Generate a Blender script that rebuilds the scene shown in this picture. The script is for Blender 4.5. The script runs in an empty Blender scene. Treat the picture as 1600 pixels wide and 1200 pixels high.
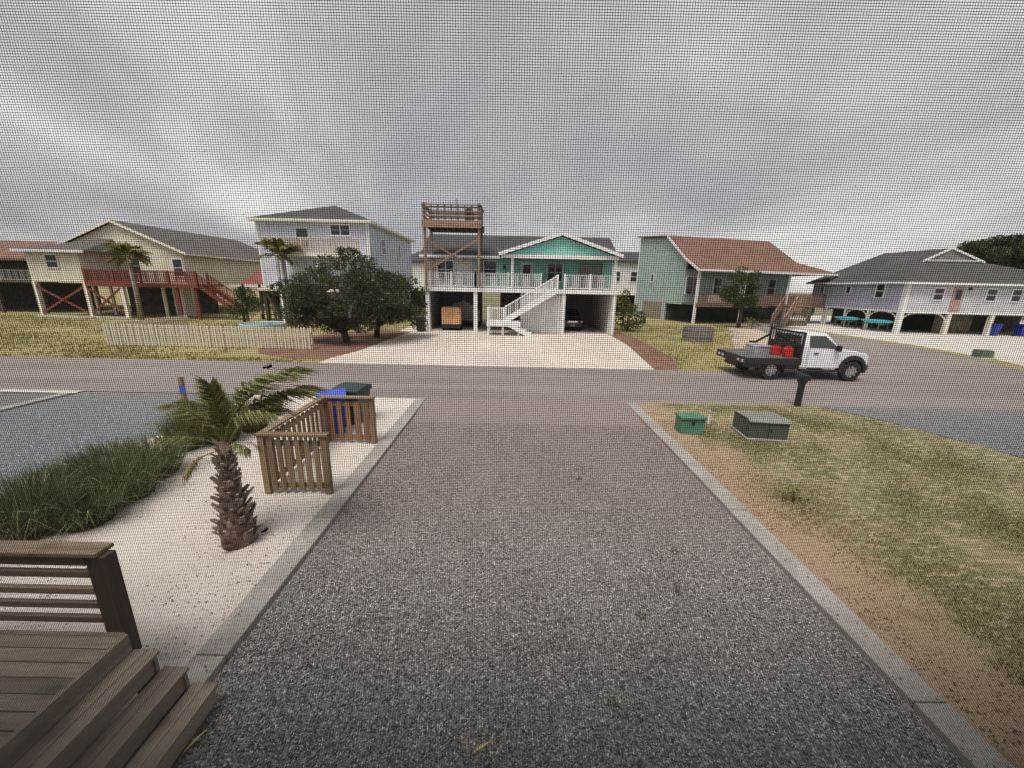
import bpy, bmesh, math, random
import numpy as np
from mathutils import Matrix, Vector
random.seed(7)
rng = np.random.default_rng(11)
sc = bpy.context.scene
COL = sc.collection
R = math.radians

# ------------------------------------------------------------------ camera, sky, sun, exposure
TH, RO, CAMZ = R(14.4), R(1.2), 3.5
fw = Vector((0, math.cos(TH), -math.sin(TH)))
r0 = Vector((1, 0, 0))
u0 = r0.cross(fw)
rr = r0 * math.cos(RO) + u0 * math.sin(RO)
uu = -r0 * math.sin(RO) + u0 * math.cos(RO)
cam_d = bpy.data.cameras.new('camera')
cam_d.sensor_width = 36
cam_d.lens = 36 * 600 / 1600
cam_d.clip_start = 0.02
cam_d.clip_end = 3000
cam = bpy.data.objects.new('camera', cam_d)
COL.objects.link(cam)
m3 = Matrix((rr, uu, -fw)).transposed()
cam.matrix_world = Matrix.Translation((0, 0, CAMZ)) @ m3.to_4x4()
sc.camera = cam
cam_d.dof.use_dof = True                 # a phone lens focused on the street: the screen right before it goes soft
cam_d.dof.focus_distance = 9
cam_d.dof.aperture_fstop = 30

SUN_EL, SUN_AZ = R(66), R(205)          # azimuth clockwise from +Y: high behind the house, veiled by thin cloud
wd = bpy.data.worlds.new('World')
sc.world = wd
wd.use_nodes = True
nt = wd.node_tree
bg = nt.nodes['Background']
sky = nt.nodes.new('ShaderNodeTexSky')
sky.sky_type = 'NISHITA'
sky.sun_disc = False
sky.sun_elevation = SUN_EL
sky.sun_rotation = SUN_AZ
sky.air_density = 1.0
sky.dust_density = 3.0
tc = nt.nodes.new('ShaderNodeTexCoord')
sep = nt.nodes.new('ShaderNodeSeparateXYZ')
nt.links.new(tc.outputs['Generated'], sep.inputs[0])
def wmath(op, a, b=None, clamp=False):
    n = nt.nodes.new('ShaderNodeMath'); n.operation = op; n.use_clamp = clamp
    for i, v in enumerate((a, b)):
        if v is None: continue
        if isinstance(v, (int, float)): n.inputs[i].default_value = v
        else: nt.links.new(v, n.inputs[i])
    return n.outputs[0]
zc = wmath('ADD', wmath('MAXIMUM', sep.outputs[2], 0.0), 0.30)
cx = wmath('DIVIDE', sep.outputs[0], zc)
cy = wmath('DIVIDE', sep.outputs[1], zc)
comb = nt.nodes.new('ShaderNodeCombineXYZ')
nt.links.new(cx, comb.inputs[0]); nt.links.new(cy, comb.inputs[1])
mp = nt.nodes.new('ShaderNodeMapping')
mp.inputs['Location'].default_value = (2.35, 0.55, 0)
mp.inputs['Rotation'].default_value = (0, 0, R(24))
mp.inputs['Scale'].default_value = (0.62, 0.36, 1)
nt.links.new(comb.outputs[0], mp.inputs[0])
n1 = nt.nodes.new('ShaderNodeTexNoise')
n1.inputs['Scale'].default_value = 0.85
n1.inputs['Detail'].default_value = 6
n1.inputs['Roughness'].default_value = 0.5
n1.inputs['Distortion'].default_value = 1.1
nt.links.new(mp.outputs[0], n1.inputs[0])
ramp = nt.nodes.new('ShaderNodeValToRGB')
ramp.color_ramp.interpolation = 'EASE'
e = ramp.color_ramp.elements
e[0].position = 0.37; e[0].color = (3.15, 3.1, 3.25, 1)      # thin grey-blue veil
e[1].position = 0.65; e[1].color = (6.6, 6.5, 6.2, 1)        # bright streaks of cloud
n2 = nt.nodes.new('ShaderNodeTexNoise')
n2.inputs['Scale'].default_value = 3.4; n2.inputs['Detail'].default_value = 8; n2.inputs['Roughness'].default_value = 0.6; n2.inputs['Distortion'].default_value = 0.7
nt.links.new(mp.outputs[0], n2.inputs[0])
nt.links.new(wmath('ADD', wmath('MULTIPLY', n1.outputs[0], 0.78), wmath('MULTIPLY', n2.outputs[0], 0.22)), ramp.inputs[0])
mx = nt.nodes.new('ShaderNodeMix'); mx.data_type = 'RGBA'
mx.inputs['Factor'].default_value = 0.92
nt.links.new(sky.outputs[0], mx.inputs[6]); nt.links.new(ramp.outputs[0], mx.inputs[7])
nt.links.new(mx.outputs[2], bg.inputs['Color'])
bg.inputs['Strength'].default_value = 0.09

sun_d = bpy.data.lights.new('sun', 'SUN')
sun_d.energy = 2.2
sun_d.angle = R(28)
sun_d.color = (1.0, 0.95, 0.87)
sun = bpy.data.objects.new('sun', sun_d)
COL.objects.link(sun)
sdir = Vector((math.sin(SUN_AZ) * math.cos(SUN_EL), math.cos(SUN_AZ) * math.cos(SUN_EL), math.sin(SUN_EL)))
sun.rotation_euler = sdir.to_track_quat('Z', 'Y').to_euler()
sc.view_settings.view_transform = 'Standard'
sc.view_settings.look = 'None'
sc.view_settings.gamma = 1
sc.view_settings.use_curve_mapping = False
sc.view_settings.exposure = 1.17
sc.render.filter_size = 1.1

# ------------------------------------------------------------------ materials
MATS = {}
def nodes_mat(name):
    m = bpy.data.materials.new(name); m.use_nodes = True
    t = m.node_tree
    return m, t, t.nodes['Principled BSDF']
def N(t, typ, **kw):
    n = t.nodes.new(typ)
    for k, v in kw.items():
        if hasattr(n, k) and k not in ('Scale',): setattr(n, k, v)
        else: n.inputs[k].default_value = v
    return n
def L(t, a, b): t.links.new(a, b)
def M_(t, op, a, b=None, c=None, clamp=False):
    n = t.nodes.new('ShaderNodeMath'); n.operation = op; n.use_clamp = clamp
    for i, v in enumerate((a, b, c)):
        if v is None: continue
        if isinstance(v, (int, float)): n.inputs[i].default_value = v
        else: t.links.new(v, n.inputs[i])
    return n.outputs[0]
def coords(t, scale=(1, 1, 1), world=False):
    mpn = t.nodes.new('ShaderNodeMapping'); mpn.inputs['Scale'].default_value = scale
    if world:
        g = t.nodes.new('ShaderNodeNewGeometry'); L(t, g.outputs['Position'], mpn.inputs[0])
    else:
        g = t.nodes.new('ShaderNodeTexCoord'); L(t, g.outputs['Object'], mpn.inputs[0])
    return mpn.outputs[0]
def noise(t, vec, scale, detail=4, rough=0.55):
    n = t.nodes.new('ShaderNodeTexNoise')
    n.inputs['Scale'].default_value = scale; n.inputs['Detail'].default_value = detail; n.inputs['Roughness'].default_value = rough
    L(t, vec, n.inputs['Vector'])
    return n.outputs[0]
def mixc(t, fac, a, b):
    n = t.nodes.new('ShaderNodeMix'); n.data_type = 'RGBA'
    if isinstance(fac, (int, float)): n.inputs[0].default_value = fac
    else: L(t, fac, n.inputs[0])
    for i, v in ((6, a), (7, b)):
        if isinstance(v, tuple): n.inputs[i].default_value = (*v[:3], 1)
        else: L(t, v, n.inputs[i])
    return n.outputs[2]
def mrange(t, v, a, b, c=0.0, d=1.0):
    n = t.nodes.new('ShaderNodeMapRange'); n.interpolation_type = 'SMOOTHSTEP'
    L(t, v, n.inputs[0])
    for i, x in enumerate((a, b, c, d)): n.inputs[i + 1].default_value = x
    return n.outputs[0]
def bump(t, bs, h, strength=0.5, dist=0.02):
    b = t.nodes.new('ShaderNodeBump'); b.inputs['Strength'].default_value = strength; b.inputs['Distance'].default_value = dist
    L(t, h, b.inputs['Height']); L(t, b.outputs[0], bs.inputs['Normal'])
def k(c, f): return tuple(max(0, min(1, x * f)) for x in c)

def plain(name, c, rough=0.6, metal=0.0, var=0.15, sc_=3.0, bmp=0.0):
    if name in MATS: return MATS[name]
    m, t, bs = nodes_mat(name)
    v = coords(t)
    n = noise(t, v, sc_, 5)
    L(t, mixc(t, mrange(t, n, 0.3, 0.7), k(c, 1 - var), k(c, 1 + var)), bs.inputs['Base Color'])
    bs.inputs['Roughness'].default_value = rough; bs.inputs['Metallic'].default_value = metal
    if bmp: bump(t, bs, noise(t, v, sc_ * 12, 3), bmp, 0.01)
    MATS[name] = m
    return m
def siding(name, c, pitch=0.16):
    m, t, bs = nodes_mat(name)
    v = coords(t)
    s = t.nodes.new('ShaderNodeSeparateXYZ'); L(t, v, s.inputs[0])
    fr = M_(t, 'FRACT', M_(t, 'DIVIDE', s.outputs[2], pitch))
    dirt = mrange(t, noise(t, coords(t, (0.6, 0.6, 0.25)), 2.2, 6), 0.35, 0.75)
    base = mixc(t, dirt, c, k(c, 0.84))
    L(t, mixc(t, M_(t, 'LESS_THAN', fr, 0.1), base, k(c, 0.62)), bs.inputs['Base Color'])
    bs.inputs['Roughness'].default_value = 0.55
    bump(t, bs, M_(t, 'SUBTRACT', 1.0, fr), 0.8, 0.02)
    return m
def shingle(name, c, c2):
    m, t, bs = nodes_mat(name)
    v = coords(t)
    br = t.nodes.new('ShaderNodeTexBrick')
    s = t.nodes.new('ShaderNodeSeparateXYZ'); L(t, v, s.inputs[0])
    cb = t.nodes.new('ShaderNodeCombineXYZ')
    L(t, M_(t, 'ADD', s.outputs[0], M_(t, 'MULTIPLY', s.outputs[1], 0.37)), cb.inputs[0]); L(t, M_(t, 'MULTIPLY', s.outputs[2], 2.6), cb.inputs[1])
    L(t, cb.outputs[0], br.inputs['Vector'])
    br.inputs['Scale'].default_value = 1.0; br.inputs['Brick Width'].default_value = 0.45; br.inputs['Row Height'].default_value = 0.2
    br.inputs['Mortar Size'].default_value = 0.012
    br.inputs['Color1'].default_value = (*c, 1); br.inputs['Color2'].default_value = (*c2, 1); br.inputs['Mortar'].default_value = (*k(c, 0.5), 1)
    n = mrange(t, noise(t, v, 0.5, 5), 0.3, 0.75)
    L(t, mixc(t, M_(t, 'MULTIPLY', n, 0.35), br.outputs[0], k(c2, 1.3)), bs.inputs['Base Color'])
    bs.inputs['Roughness'].default_value = 0.85
    bump(t, bs, br.outputs['Fac'], -0.4, 0.01)
    return m
def wood(name, c, c2, axis=0, rough=0.75):
    m, t, bs = nodes_mat(name)
    sv = [22, 22, 22]; sv[axis] = 0.9
    oi = t.nodes.new('ShaderNodeObjectInfo')
    v0 = coords(t, tuple(sv))
    add = t.nodes.new('ShaderNodeVectorMath'); add.operation = 'ADD'
    sca = t.nodes.new('ShaderNodeVectorMath'); sca.operation = 'SCALE'
    cmb = t.nodes.new('ShaderNodeCombineXYZ')
    for i in range(3): L(t, oi.outputs['Random'], cmb.inputs[i])
    L(t, cmb.outputs[0], sca.inputs[0]); sca.inputs['Scale'].default_value = 37
    L(t, v0, add.inputs[0]); L(t, sca.outputs[0], add.inputs[1])
    n = noise(t, add.outputs[0], 1.0, 6, 0.6)
    kn = noise(t, coords(t, (1, 1, 1)), 3.0, 3)
    col = mixc(t, mrange(t, n, 0.3, 0.7), c, c2)
    col = mixc(t, mrange(t, kn, 0.55, 0.8), col, k(c, 0.6))
    hs = t.nodes.new('ShaderNodeHueSaturation'); L(t, col, hs.inputs['Color'])
    L(t, M_(t, 'ADD', 0.72, M_(t, 'MULTIPLY', oi.outputs['Random'], 0.56)), hs.inputs['Value'])
    L(t, hs.outputs[0], bs.inputs['Base Color'])
    bs.inputs['Roughness'].default_value = rough
    bump(t, bs, n, 0.4, 0.006)
    return m
def leafmat(name, dark, light, extra=None, rough=0.6, trans=0.0):
    m, t, bs = nodes_mat(name)
    g = t.nodes.new('ShaderNodeNewGeometry')
    rp = t.nodes.new('ShaderNodeValToRGB')
    el = rp.color_ramp.elements
    el[0].color = (*dark, 1); el[1].color = (*light, 1)
    if extra:
        el[1].position = 0.8
        q = el.new(1.0); q.color = (*extra, 1)
    L(t, g.outputs['Random Per Island'], rp.inputs[0])
    n = noise(t, coords(t, world=True), 0.8, 3)
    L(t, mixc(t, M_(t, 'MULTIPLY', mrange(t, n, 0.35, 0.7), 0.4), rp.outputs[0], k(dark, 0.8)), bs.inputs['Base Color'])
    bs.inputs['Roughness'].default_value = rough
    bs.inputs['Specular IOR Level'].default_value = 0.25
    if trans:                                                  # thin leaves let light through
        tr = t.nodes.new('ShaderNodeBsdfTranslucent'); mxs = t.nodes.new('ShaderNodeMixShader'); mxs.inputs[0].default_value = trans
        L(t, bs.inputs['Base Color'].links[0].from_socket, tr.inputs['Color'])
        out = t.nodes['Material Output']
        L(t, bs.outputs[0], mxs.inputs[1]); L(t, tr.outputs[0], mxs.inputs[2]); L(t, mxs.outputs[0], out.inputs['Surface'])
    return m
def glassmat(name, c=(0.03, 0.035, 0.04)):
    m, t, bs = nodes_mat(name)
    n = noise(t, coords(t), 1.3, 2)
    L(t, mixc(t, n, k(c, 0.6), k(c, 1.6)), bs.inputs['Base Color'])
    bs.inputs['Roughness'].default_value = 0.06
    return m

WHITE = plain('white_paint', (0.73, 0.72, 0.72), 0.5, var=0.05)
CREAMW = plain('cream_trim', (0.74, 0.70, 0.60), 0.5, var=0.06)
DARK = plain('dark_metal', (0.025, 0.025, 0.027), 0.45, 0.3, var=0.3)
BLACKP = plain('black_plastic', (0.018, 0.018, 0.02), 0.45, var=0.3)
TYRE = plain('tyre_rubber', (0.02, 0.02, 0.02), 0.85, var=0.3)
GLASS = glassmat('window_glass')
CGLASS = glassmat('car_glass', (0.05, 0.065, 0.06))
REDWOOD = plain('red_paint', (0.18, 0.038, 0.03), 0.65, var=0.25)
CARPORT = plain('carport_wall', (0.24, 0.22, 0.21), 0.8, var=0.15, sc_=1.0)

# ------------------------------------------------------------------ mesh helpers
class MB:
    def __init__(s): s.v = []; s.f = []
    def add(s, vs, fs):
        o = len(s.v); s.v += [tuple(x) for x in vs]; s.f += [tuple(i + o for i in f) for f in fs]; return s
    def box(s, x0, x1, y0, y1, z0, z1):
        return s.add([(x0, y0, z0), (x1, y0, z0), (x1, y1, z0), (x0, y1, z0), (x0, y0, z1), (x1, y0, z1), (x1, y1, z1), (x0, y1, z1)],
                     [(3, 2, 1, 0), (4, 5, 6, 7), (0, 1, 5, 4), (1, 2, 6, 5), (2, 3, 7, 6), (3, 0, 4, 7)])
    def beam(s, p, q, w, h, up=(0, 0, 1)):
        p, q = Vector(p), Vector(q); d = (q - p).normalized(); up = Vector(up)
        if abs(d.dot(up)) > 0.98: up = Vector((0, 1, 0))
        a = d.cross(up).normalized() * (w / 2); b = a.cross(d).normalized() * (h / 2)
        vs = [c + i * a + j * b for c in (p, q) for i, j in ((-1, -1), (1, -1), (1, 1), (-1, 1))]
        return s.add(vs, [(0, 1, 2, 3), (7, 6, 5, 4), (4, 5, 1, 0), (5, 6, 2, 1), (6, 7, 3, 2), (7, 4, 0, 3)])
    def tube(s, pts, rad, n=8, cap=True):
        pts = [Vector(p) for p in pts]
        if not isinstance(rad, (list, tuple)): rad = [rad] * len(pts)
        vs = []; fs = []
        for i, p in enumerate(pts):
            d = (pts[min(i + 1, len(pts) - 1)] - pts[max(i - 1, 0)]).normalized()
            ref = Vector((0, 0, 1)) if abs(d.z) < 0.9 else Vector((1, 0, 0))
            a = d.cross(ref).normalized(); b = d.cross(a)
            for j in range(n):
                an = 2 * math.pi * j / n
                vs.append(p + (a * math.cos(an) + b * math.sin(an)) * rad[i])
        for i in range(len(pts) - 1):
            for j in range(n):
                fs.append((i * n + j, i * n + (j + 1) % n, (i + 1) * n + (j + 1) % n, (i + 1) * n + j))
        if cap:
            fs.append(tuple(range(n))[::-1]); fs.append(tuple((len(pts) - 1) * n + j for j in range(n)))
        return s.add(vs, fs)
    def prism(s, poly, y0, y1, axis='y'):
        n = len(poly)
        def P(a, b, c): return (a, c, b) if axis == 'y' else ((c, a, b) if axis == 'x' else (a, b, c))
        vs = [P(a, b, y0) for a, b in poly] + [P(a, b, y1) for a, b in poly]
        fs = [tuple(range(n)), tuple(range(2 * n - 1, n - 1, -1))] + [(i, i + n, (i + 1) % n + n, (i + 1) % n) for i in range(n)]
        return s.add(vs, fs)
    def quad(s, *p): return s.add(p, [tuple(range(len(p)))])
    def slab(s, pts, t):
        """a roof plane: polygon pts given thickness t downwards"""
        n = len(pts); lo = [(x, y, z - t) for x, y, z in pts]
        return s.add(list(pts) + lo, [tuple(range(n)), tuple(range(2 * n - 1, n - 1, -1))] + [(i, i + n, (i + 1) % n + n, (i + 1) % n) for i in range(n)])
    def mesh(s, name):
        me = bpy.data.meshes.new(name); me.from_pydata(s.v, [], s.f); me.validate()
        b = bmesh.new(); b.from_mesh(me); bmesh.ops.recalc_face_normals(b, faces=b.faces); b.to_mesh(me); b.free()
        return me
def place(name, me, mat=None, parent=None, loc=(0, 0, 0), rz=0.0, rot=None, scale=None, **props):
    o = bpy.data.objects.new(name, me); COL.objects.link(o)
    if mat is not None and me is not None and not me.materials: me.materials.append(mat)
    o.parent = parent; o.location = loc
    o.rotation_euler = rot if rot is not None else (0, 0, rz)
    if scale is not None: o.scale = scale if isinstance(scale, (tuple, list)) else (scale,) * 3
    for kk, vv in props.items():
        if vv is not None: o[kk] = vv
    return o
def part(name, mb, mat, parent=None, bev=0.0, smooth=False, **kw):
    me = mb.mesh(name)
    o = place(name, me, mat, parent, **kw)
    if bev:
        b = o.modifiers.new('bevel', 'BEVEL'); b.width = bev; b.segments = 2; b.limit_method = 'ANGLE'; b.angle_limit = R(40)
    if smooth:
        for p in me.polygons: p.use_smooth = True
    return o
def thing(name, label, cat, loc=(0, 0, 0), rz=0.0, group=None):
    return place(name, None, None, None, loc, rz, label=label, category=cat, group=group)
def npmesh(name, verts, nper, mat):
    """many equal polygons of nper corners from a float array (count*nper, 3)"""
    verts = np.asarray(verts, np.float32).reshape(-1, 3); n = len(verts)
    me = bpy.data.meshes.new(name)
    me.vertices.add(n); me.vertices.foreach_set('co', verts.ravel())
    me.loops.add(n); me.loops.foreach_set('vertex_index', np.arange(n, dtype=np.int32))
    nf = n // nper
    me.polygons.add(nf)
    me.polygons.foreach_set('loop_start', np.arange(nf, dtype=np.int32) * nper)
    me.update(calc_edges=True); me.materials.append(mat)
    return me
def npfaces(name, verts, faces, mat):
    verts = np.asarray(verts, np.float32).reshape(-1, 3); faces = np.asarray(faces, np.int32)
    me = bpy.data.meshes.new(name)
    me.vertices.add(len(verts)); me.vertices.foreach_set('co', verts.ravel())
    me.loops.add(faces.size); me.loops.foreach_set('vertex_index', faces.ravel())
    me.polygons.add(len(faces)); me.polygons.foreach_set('loop_start', np.arange(len(faces), dtype=np.int32) * faces.shape[1])
    me.update(calc_edges=True); me.materials.append(mat)
    return me
def unit(a): return a / np.maximum(np.linalg.norm(a, axis=1, keepdims=True), 1e-6)
def leaf_quads(c, d, ln, wd):
    """rhombus leaves: centres c, long axes d"""
    n = len(c); d = unit(d)
    r = unit(np.cross(d, rng.normal(size=(n, 3))))
    ln = np.asarray(ln).reshape(-1, 1); wd = np.asarray(wd).reshape(-1, 1)
    return np.stack([c - d * ln / 2, c + r * wd / 2, c + d * ln / 2, c - r * wd / 2], 1)
def blades(base, h, lean, w, seg=2):
    """grass blades: two-piece bent strips -> quads"""
    n = len(base)
    az = rng.uniform(0, 2 * np.pi, n); side = np.stack([np.cos(az), np.sin(az), np.zeros(n)], 1)
    h = h.reshape(-1, 1); w = np.asarray(w).reshape(-1, 1)
    up = np.array([0, 0, 1.0])
    mid = base + lean * 0.35 * h + up * h * 0.62
    tip = base + lean * h + up * h * np.maximum(0.35, 1 - 0.5 * np.linalg.norm(lean, axis=1, keepdims=True))
    q1 = np.stack([base - side * w / 2, base + side * w / 2, mid + side * w * 0.4, mid - side * w * 0.4], 1)
    q2 = np.stack([mid - side * w * 0.4, mid + side * w * 0.4, tip + side * w * 0.06, tip - side * w * 0.06], 1)
    v = np.concatenate([q1[:, :2], q1[:, 2:], q2[:, 2:]], 1)      # base l r, mid r l, tip r l
    o = np.arange(n)[:, None] * 6
    f = np.concatenate([o + np.array([[0, 1, 2, 3]]), o + np.array([[3, 2, 4, 5]])], 0)
    return v.reshape(-1, 3), f

# ------------------------------------------------------------------ ground materials
def ground_mat(name, c1, c2, c3, s1=0.35, s2=9.0, bm=0.4, rough=0.95, bd=0.02, st=(1, 1, 1)):
    m, t, bs = nodes_mat(name)
    v = coords(t, world=True)
    a = mrange(t, noise(t, coords(t, st, True), s1, 6, 0.6), 0.35, 0.68)
    b = noise(t, v, s2, 6, 0.65)
    L(t, mixc(t, M_(t, 'MULTIPLY', mrange(t, b, 0.4, 0.75), 0.55), mixc(t, a, c1, c2), c3), bs.inputs['Base Color'])
    bs.inputs['Roughness'].default_value = rough
    bump(t, bs, noise(t, v, s2 * 4, 4, 0.7), bm, bd)
    return m
def gravel_mat(name, lo, hi, tint, tint_from, tint_to, cell=55):
    """loose stone: one value per stone, washed with sandy dust towards tint_to (metres along y)"""
    m, t, bs = nodes_mat(name)
    v = coords(t, world=True)
    vo = t.nodes.new('ShaderNodeTexVoronoi'); vo.inputs['Scale'].default_value = cell; L(t, v, vo.inputs['Vector'])
    sp = t.nodes.new('ShaderNodeSeparateColor'); L(t, vo.outputs['Color'], sp.inputs[0])
    val = mrange(t, sp.outputs[0], 0.0, 1.0)
    col = mixc(t, val, lo, hi)
    col = mixc(t, M_(t, 'GREATER_THAN', sp.outputs[1], 0.93), col, k(hi, 1.9))
    s = t.nodes.new('ShaderNodeSeparateXYZ'); L(t, v, s.inputs[0])
    big = noise(t, v, 0.45, 5, 0.6)
    yy = M_(t, 'ADD', s.outputs[1], M_(t, 'MULTIPLY', M_(t, 'SUBTRACT', big, 0.5), 3.0))
    col = mixc(t, M_(t, 'MULTIPLY', mrange(t, yy, tint_from, tint_to), 0.8), col, tint)
    pat = mrange(t, noise(t, v, 1.1, 5, 0.65), 0.5, 0.75)
    col = mixc(t, M_(t, 'MULTIPLY', pat, 0.07), col, tint)
    L(t, col, bs.inputs['Base Color']); bs.inputs['Roughness'].default_value = 0.9
    bump(t, bs, M_(t, 'SUBTRACT', 1.0, vo.outputs['Distance']), 0.9, 0.02)
    return m
GRAVEL = gravel_mat('driveway_gravel', (0.115, 0.108, 0.106), (0.35, 0.33, 0.322), (0.295, 0.235, 0.212), 2.6, 8.6, 70)
GRAVEL2 = gravel_mat('blue_gravel', (0.085, 0.097, 0.115), (0.21, 0.228, 0.25), (0.24, 0.22, 0.215), 7.0, 16.0)
SAND = ground_mat('pale_sand', (0.55, 0.49, 0.45), (0.62, 0.56, 0.52), (0.45, 0.39, 0.35), 0.8, 26.0, 0.5)
CONC = ground_mat('driveway_concrete', (0.50, 0.44, 0.39), (0.60, 0.54, 0.48), (0.43, 0.375, 0.33), 0.3, 3.0, 0.1)
CONC2 = ground_mat('bright_concrete', (0.50, 0.465, 0.43), (0.56, 0.525, 0.485), (0.44, 0.41, 0.375), 0.3, 3.0, 0.1)
ASPH = ground_mat('worn_asphalt', (0.185, 0.155, 0.15), (0.255, 0.213, 0.204), (0.29, 0.25, 0.235), 0.55, 14.0, 0.35, st=(0.18, 1.3, 1))
ASPH2 = ground_mat('dark_asphalt', (0.11, 0.105, 0.105), (0.15, 0.14, 0.14), (0.19, 0.175, 0.17), 0.3, 14.0, 0.35)
KERB = ground_mat('kerb_concrete', (0.29, 0.27, 0.25), (0.38, 0.355, 0.33), (0.21, 0.19, 0.17), 1.4, 16.0, 0.3)
MULCH = ground_mat('red_mulch', (0.17, 0.085, 0.055), (0.24, 0.13, 0.09), (0.10, 0.055, 0.04), 0.8, 18.0, 0.8)
DRYGR = ground_mat('dry_grass_ground', (0.30, 0.245, 0.105), (0.20, 0.185, 0.07), (0.38, 0.31, 0.16), 0.22, 5.0, 0.8)
FARGR = ground_mat('far_ground', (0.13, 0.125, 0.06), (0.20, 0.17, 0.10), (0.26, 0.22, 0.14), 0.06, 1.0, 0.4)
def lawn_mat():
    m, t, bs = nodes_mat('patchy_lawn_ground')
    v = coords(t, world=True)
    s = t.nodes.new('ShaderNodeSeparateXYZ'); L(t, v, s.inputs[0])
    wob = M_(t, 'MULTIPLY', M_(t, 'SUBTRACT', noise(t, v, 0.9, 5, 0.6), 0.5), 2.6)
    x = M_(t, 'ADD', s.outputs[0], wob)
    fine = noise(t, v, 34.0, 5, 0.7)
    dirt = mixc(t, mrange(t, fine, 0.35, 0.7), (0.31, 0.215, 0.135), (0.42, 0.315, 0.215))
    dirt = mixc(t, mrange(t, noise(t, v, 3.0, 5), 0.5, 0.75), dirt, (0.27, 0.17, 0.10))
    gr = mixc(t, mrange(t, noise(t, v, 0.55, 6, 0.65), 0.38, 0.62), (0.25, 0.215, 0.11), (0.16, 0.165, 0.07))
    gr = mixc(t, mrange(t, noise(t, coords(t, (1, 2.6, 1), True), 4.5, 6, 0.7), 0.47, 0.62), gr, (0.44, 0.355, 0.235))
    L(t, mixc(t, mrange(t, x, 4.45, 5.25), dirt, gr), bs.inputs['Base Color'])
    bs.inputs['Roughness'].default_value = 0.95
    bump(t, bs, noise(t, v, 60.0, 4, 0.75), 0.9, 0.02)
    return m
LAWN = lawn_mat()

# ------------------------------------------------------------------ the setting: ground
def sheet(name, poly, z, mat, **kw):
    me = MB().quad(*[(x, y, 0) for x, y in poly]).mesh(name)
    return place(name, me, mat, loc=(0, 0, z), kind='structure', **kw)
def gridsheet(name, x0, x1, y0, y1, st, amp, mat, z=0.0):
    nx, ny = int((x1 - x0) / st) + 1, int((y1 - y0) / st) + 1
    X, Y = np.meshgrid(np.linspace(x0, x1, nx), np.linspace(y0, y1, ny))
    Z = amp * (np.sin(X * 2.1 + Y * 1.3) + 0.6 * np.sin(X * 5.3 - Y * 3.1) + 0.4 * np.sin(Y * 8 + X * 3)) * 0.5
    ed = np.minimum(np.minimum(X - x0, x1 - X), np.minimum(Y - y0, y1 - Y)); Z *= np.clip(ed / 0.3, 0, 1)
    idx = np.arange(nx * ny).reshape(ny, nx)
    f = np.stack([idx[:-1, :-1], idx[:-1, 1:], idx[1:, 1:], idx[1:, :-1]], -1).reshape(-1, 4)
    me = npfaces(name, np.stack([X, Y, Z], -1), f, mat)
    for p in me.polygons: p.use_smooth = True
    return place(name, me, loc=(0, 0, z), kind='structure')
sheet('ground', [(-700, -300), (700, -300), (700, 1200), (-700, 1200)], -0.12, FARGR)
sheet('road', [(-160, 11.62), (160, 11.62), (160, 16.65), (-160, 16.65)], 0.0, ASPH)
sheet('side_street', [(9.2, 16.6), (24.0, 16.6), (26.0, 21), (27.2, 27), (27.0, 34), (26.6, 60), (24.6, 60), (23.5, 38), (20.0, 29), (13.5, 19.5)], 0.004, ASPH)
dv = gridsheet('driveway', -2.68, 3.6, 0.0, 11.7, 0.12, 0.003, GRAVEL, -0.053)
for v_ in dv.data.vertices:                                   # the gravel rises to meet the road
    tt = min(1, max(0, (v_.co.y - 9.5) / 2.1)); v_.co.z += 0.058 * tt * tt * (3 - 2 * tt)
gridsheet('sand_bed', -8.1, -2.98, 0.0, 11.6, 0.1, 0.03, SAND)
lw = gridsheet('lawn', 3.9, 13.6, -1.0, 11.62, 0.12, 0.02, LAWN)
for v_ in lw.data.vertices:                                   # the lawn dips under the gravel apron
    if v_.co.x > np.interp(v_.co.y, [-2, 5, 8.4, 10.3, 11.6], [13.5, 12.4, 11.3, 10.6, 9.7]) + 0.15: v_.co.z = -0.06
sheet('neighbour_driveway', [(-13.5, 0), (-8.1, 0), (-8.1, 11.6), (-13.5, 11.6)], -0.02, GRAVEL2)
sheet('side_driveway', [(-160, -2), (-13.8, -2), (-13.8, 11.3), (-160, 11.3)], -0.01, ASPH2)
sheet('pavement_strip', [(-160, 11.3), (-13.5, 11.3), (-13.5, 11.61), (-160, 11.61)], 0.008, CONC2)
sheet('gravel_apron', [(9.7, 11.62), (10.6, 10.3), (11.3, 8.4), (12.4, 5), (13.5, -2), (40, -2), (40, 11.62)], 0.003, GRAVEL2)
sheet('far_lawn', [(-160, 16.65), (-8.6, 16.65), (-8.6, 29), (-8.6, 120), (-160, 120)], 0.0, DRYGR)
sheet('concrete_driveway', [(-8.6, 16.64), (6.3, 16.64), (7.2, 24), (7.5, 40), (-8.6, 40)], 0.004, CONC)
sheet('mulch_bed', [(-12.5, 18.6), (-10.5, 17.6), (-8.7, 17.4), (-8.1, 20), (-7.6, 28.5), (-10, 30), (-13, 27), (-14, 21)], 0.008, MULCH)
sheet('right_lawn', [(6.3, 16.65), (9.2, 16.65), (13.5, 19.5), (20.0, 29), (23.5, 38), (24.6, 60), (24, 120), (7.5, 120), (7.2, 24)], 0.0, DRYGR)
sheet('mulch_border', [(6.35, 16.66), (7.4, 16.66), (8.4, 20), (8.9, 28), (8.6, 31), (7.5, 31), (7.25, 24)], 0.006, MULCH)
sheet('sandy_path', [(11.5, 19.4), (13.5, 19.5), (20, 29), (23.5, 38), (21, 38), (17, 30)], 0.004, ground_mat('sandy_earth', (0.42, 0.33, 0.25), (0.48, 0.39, 0.31), (0.32, 0.25, 0.18), 0.5, 8.0))
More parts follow.
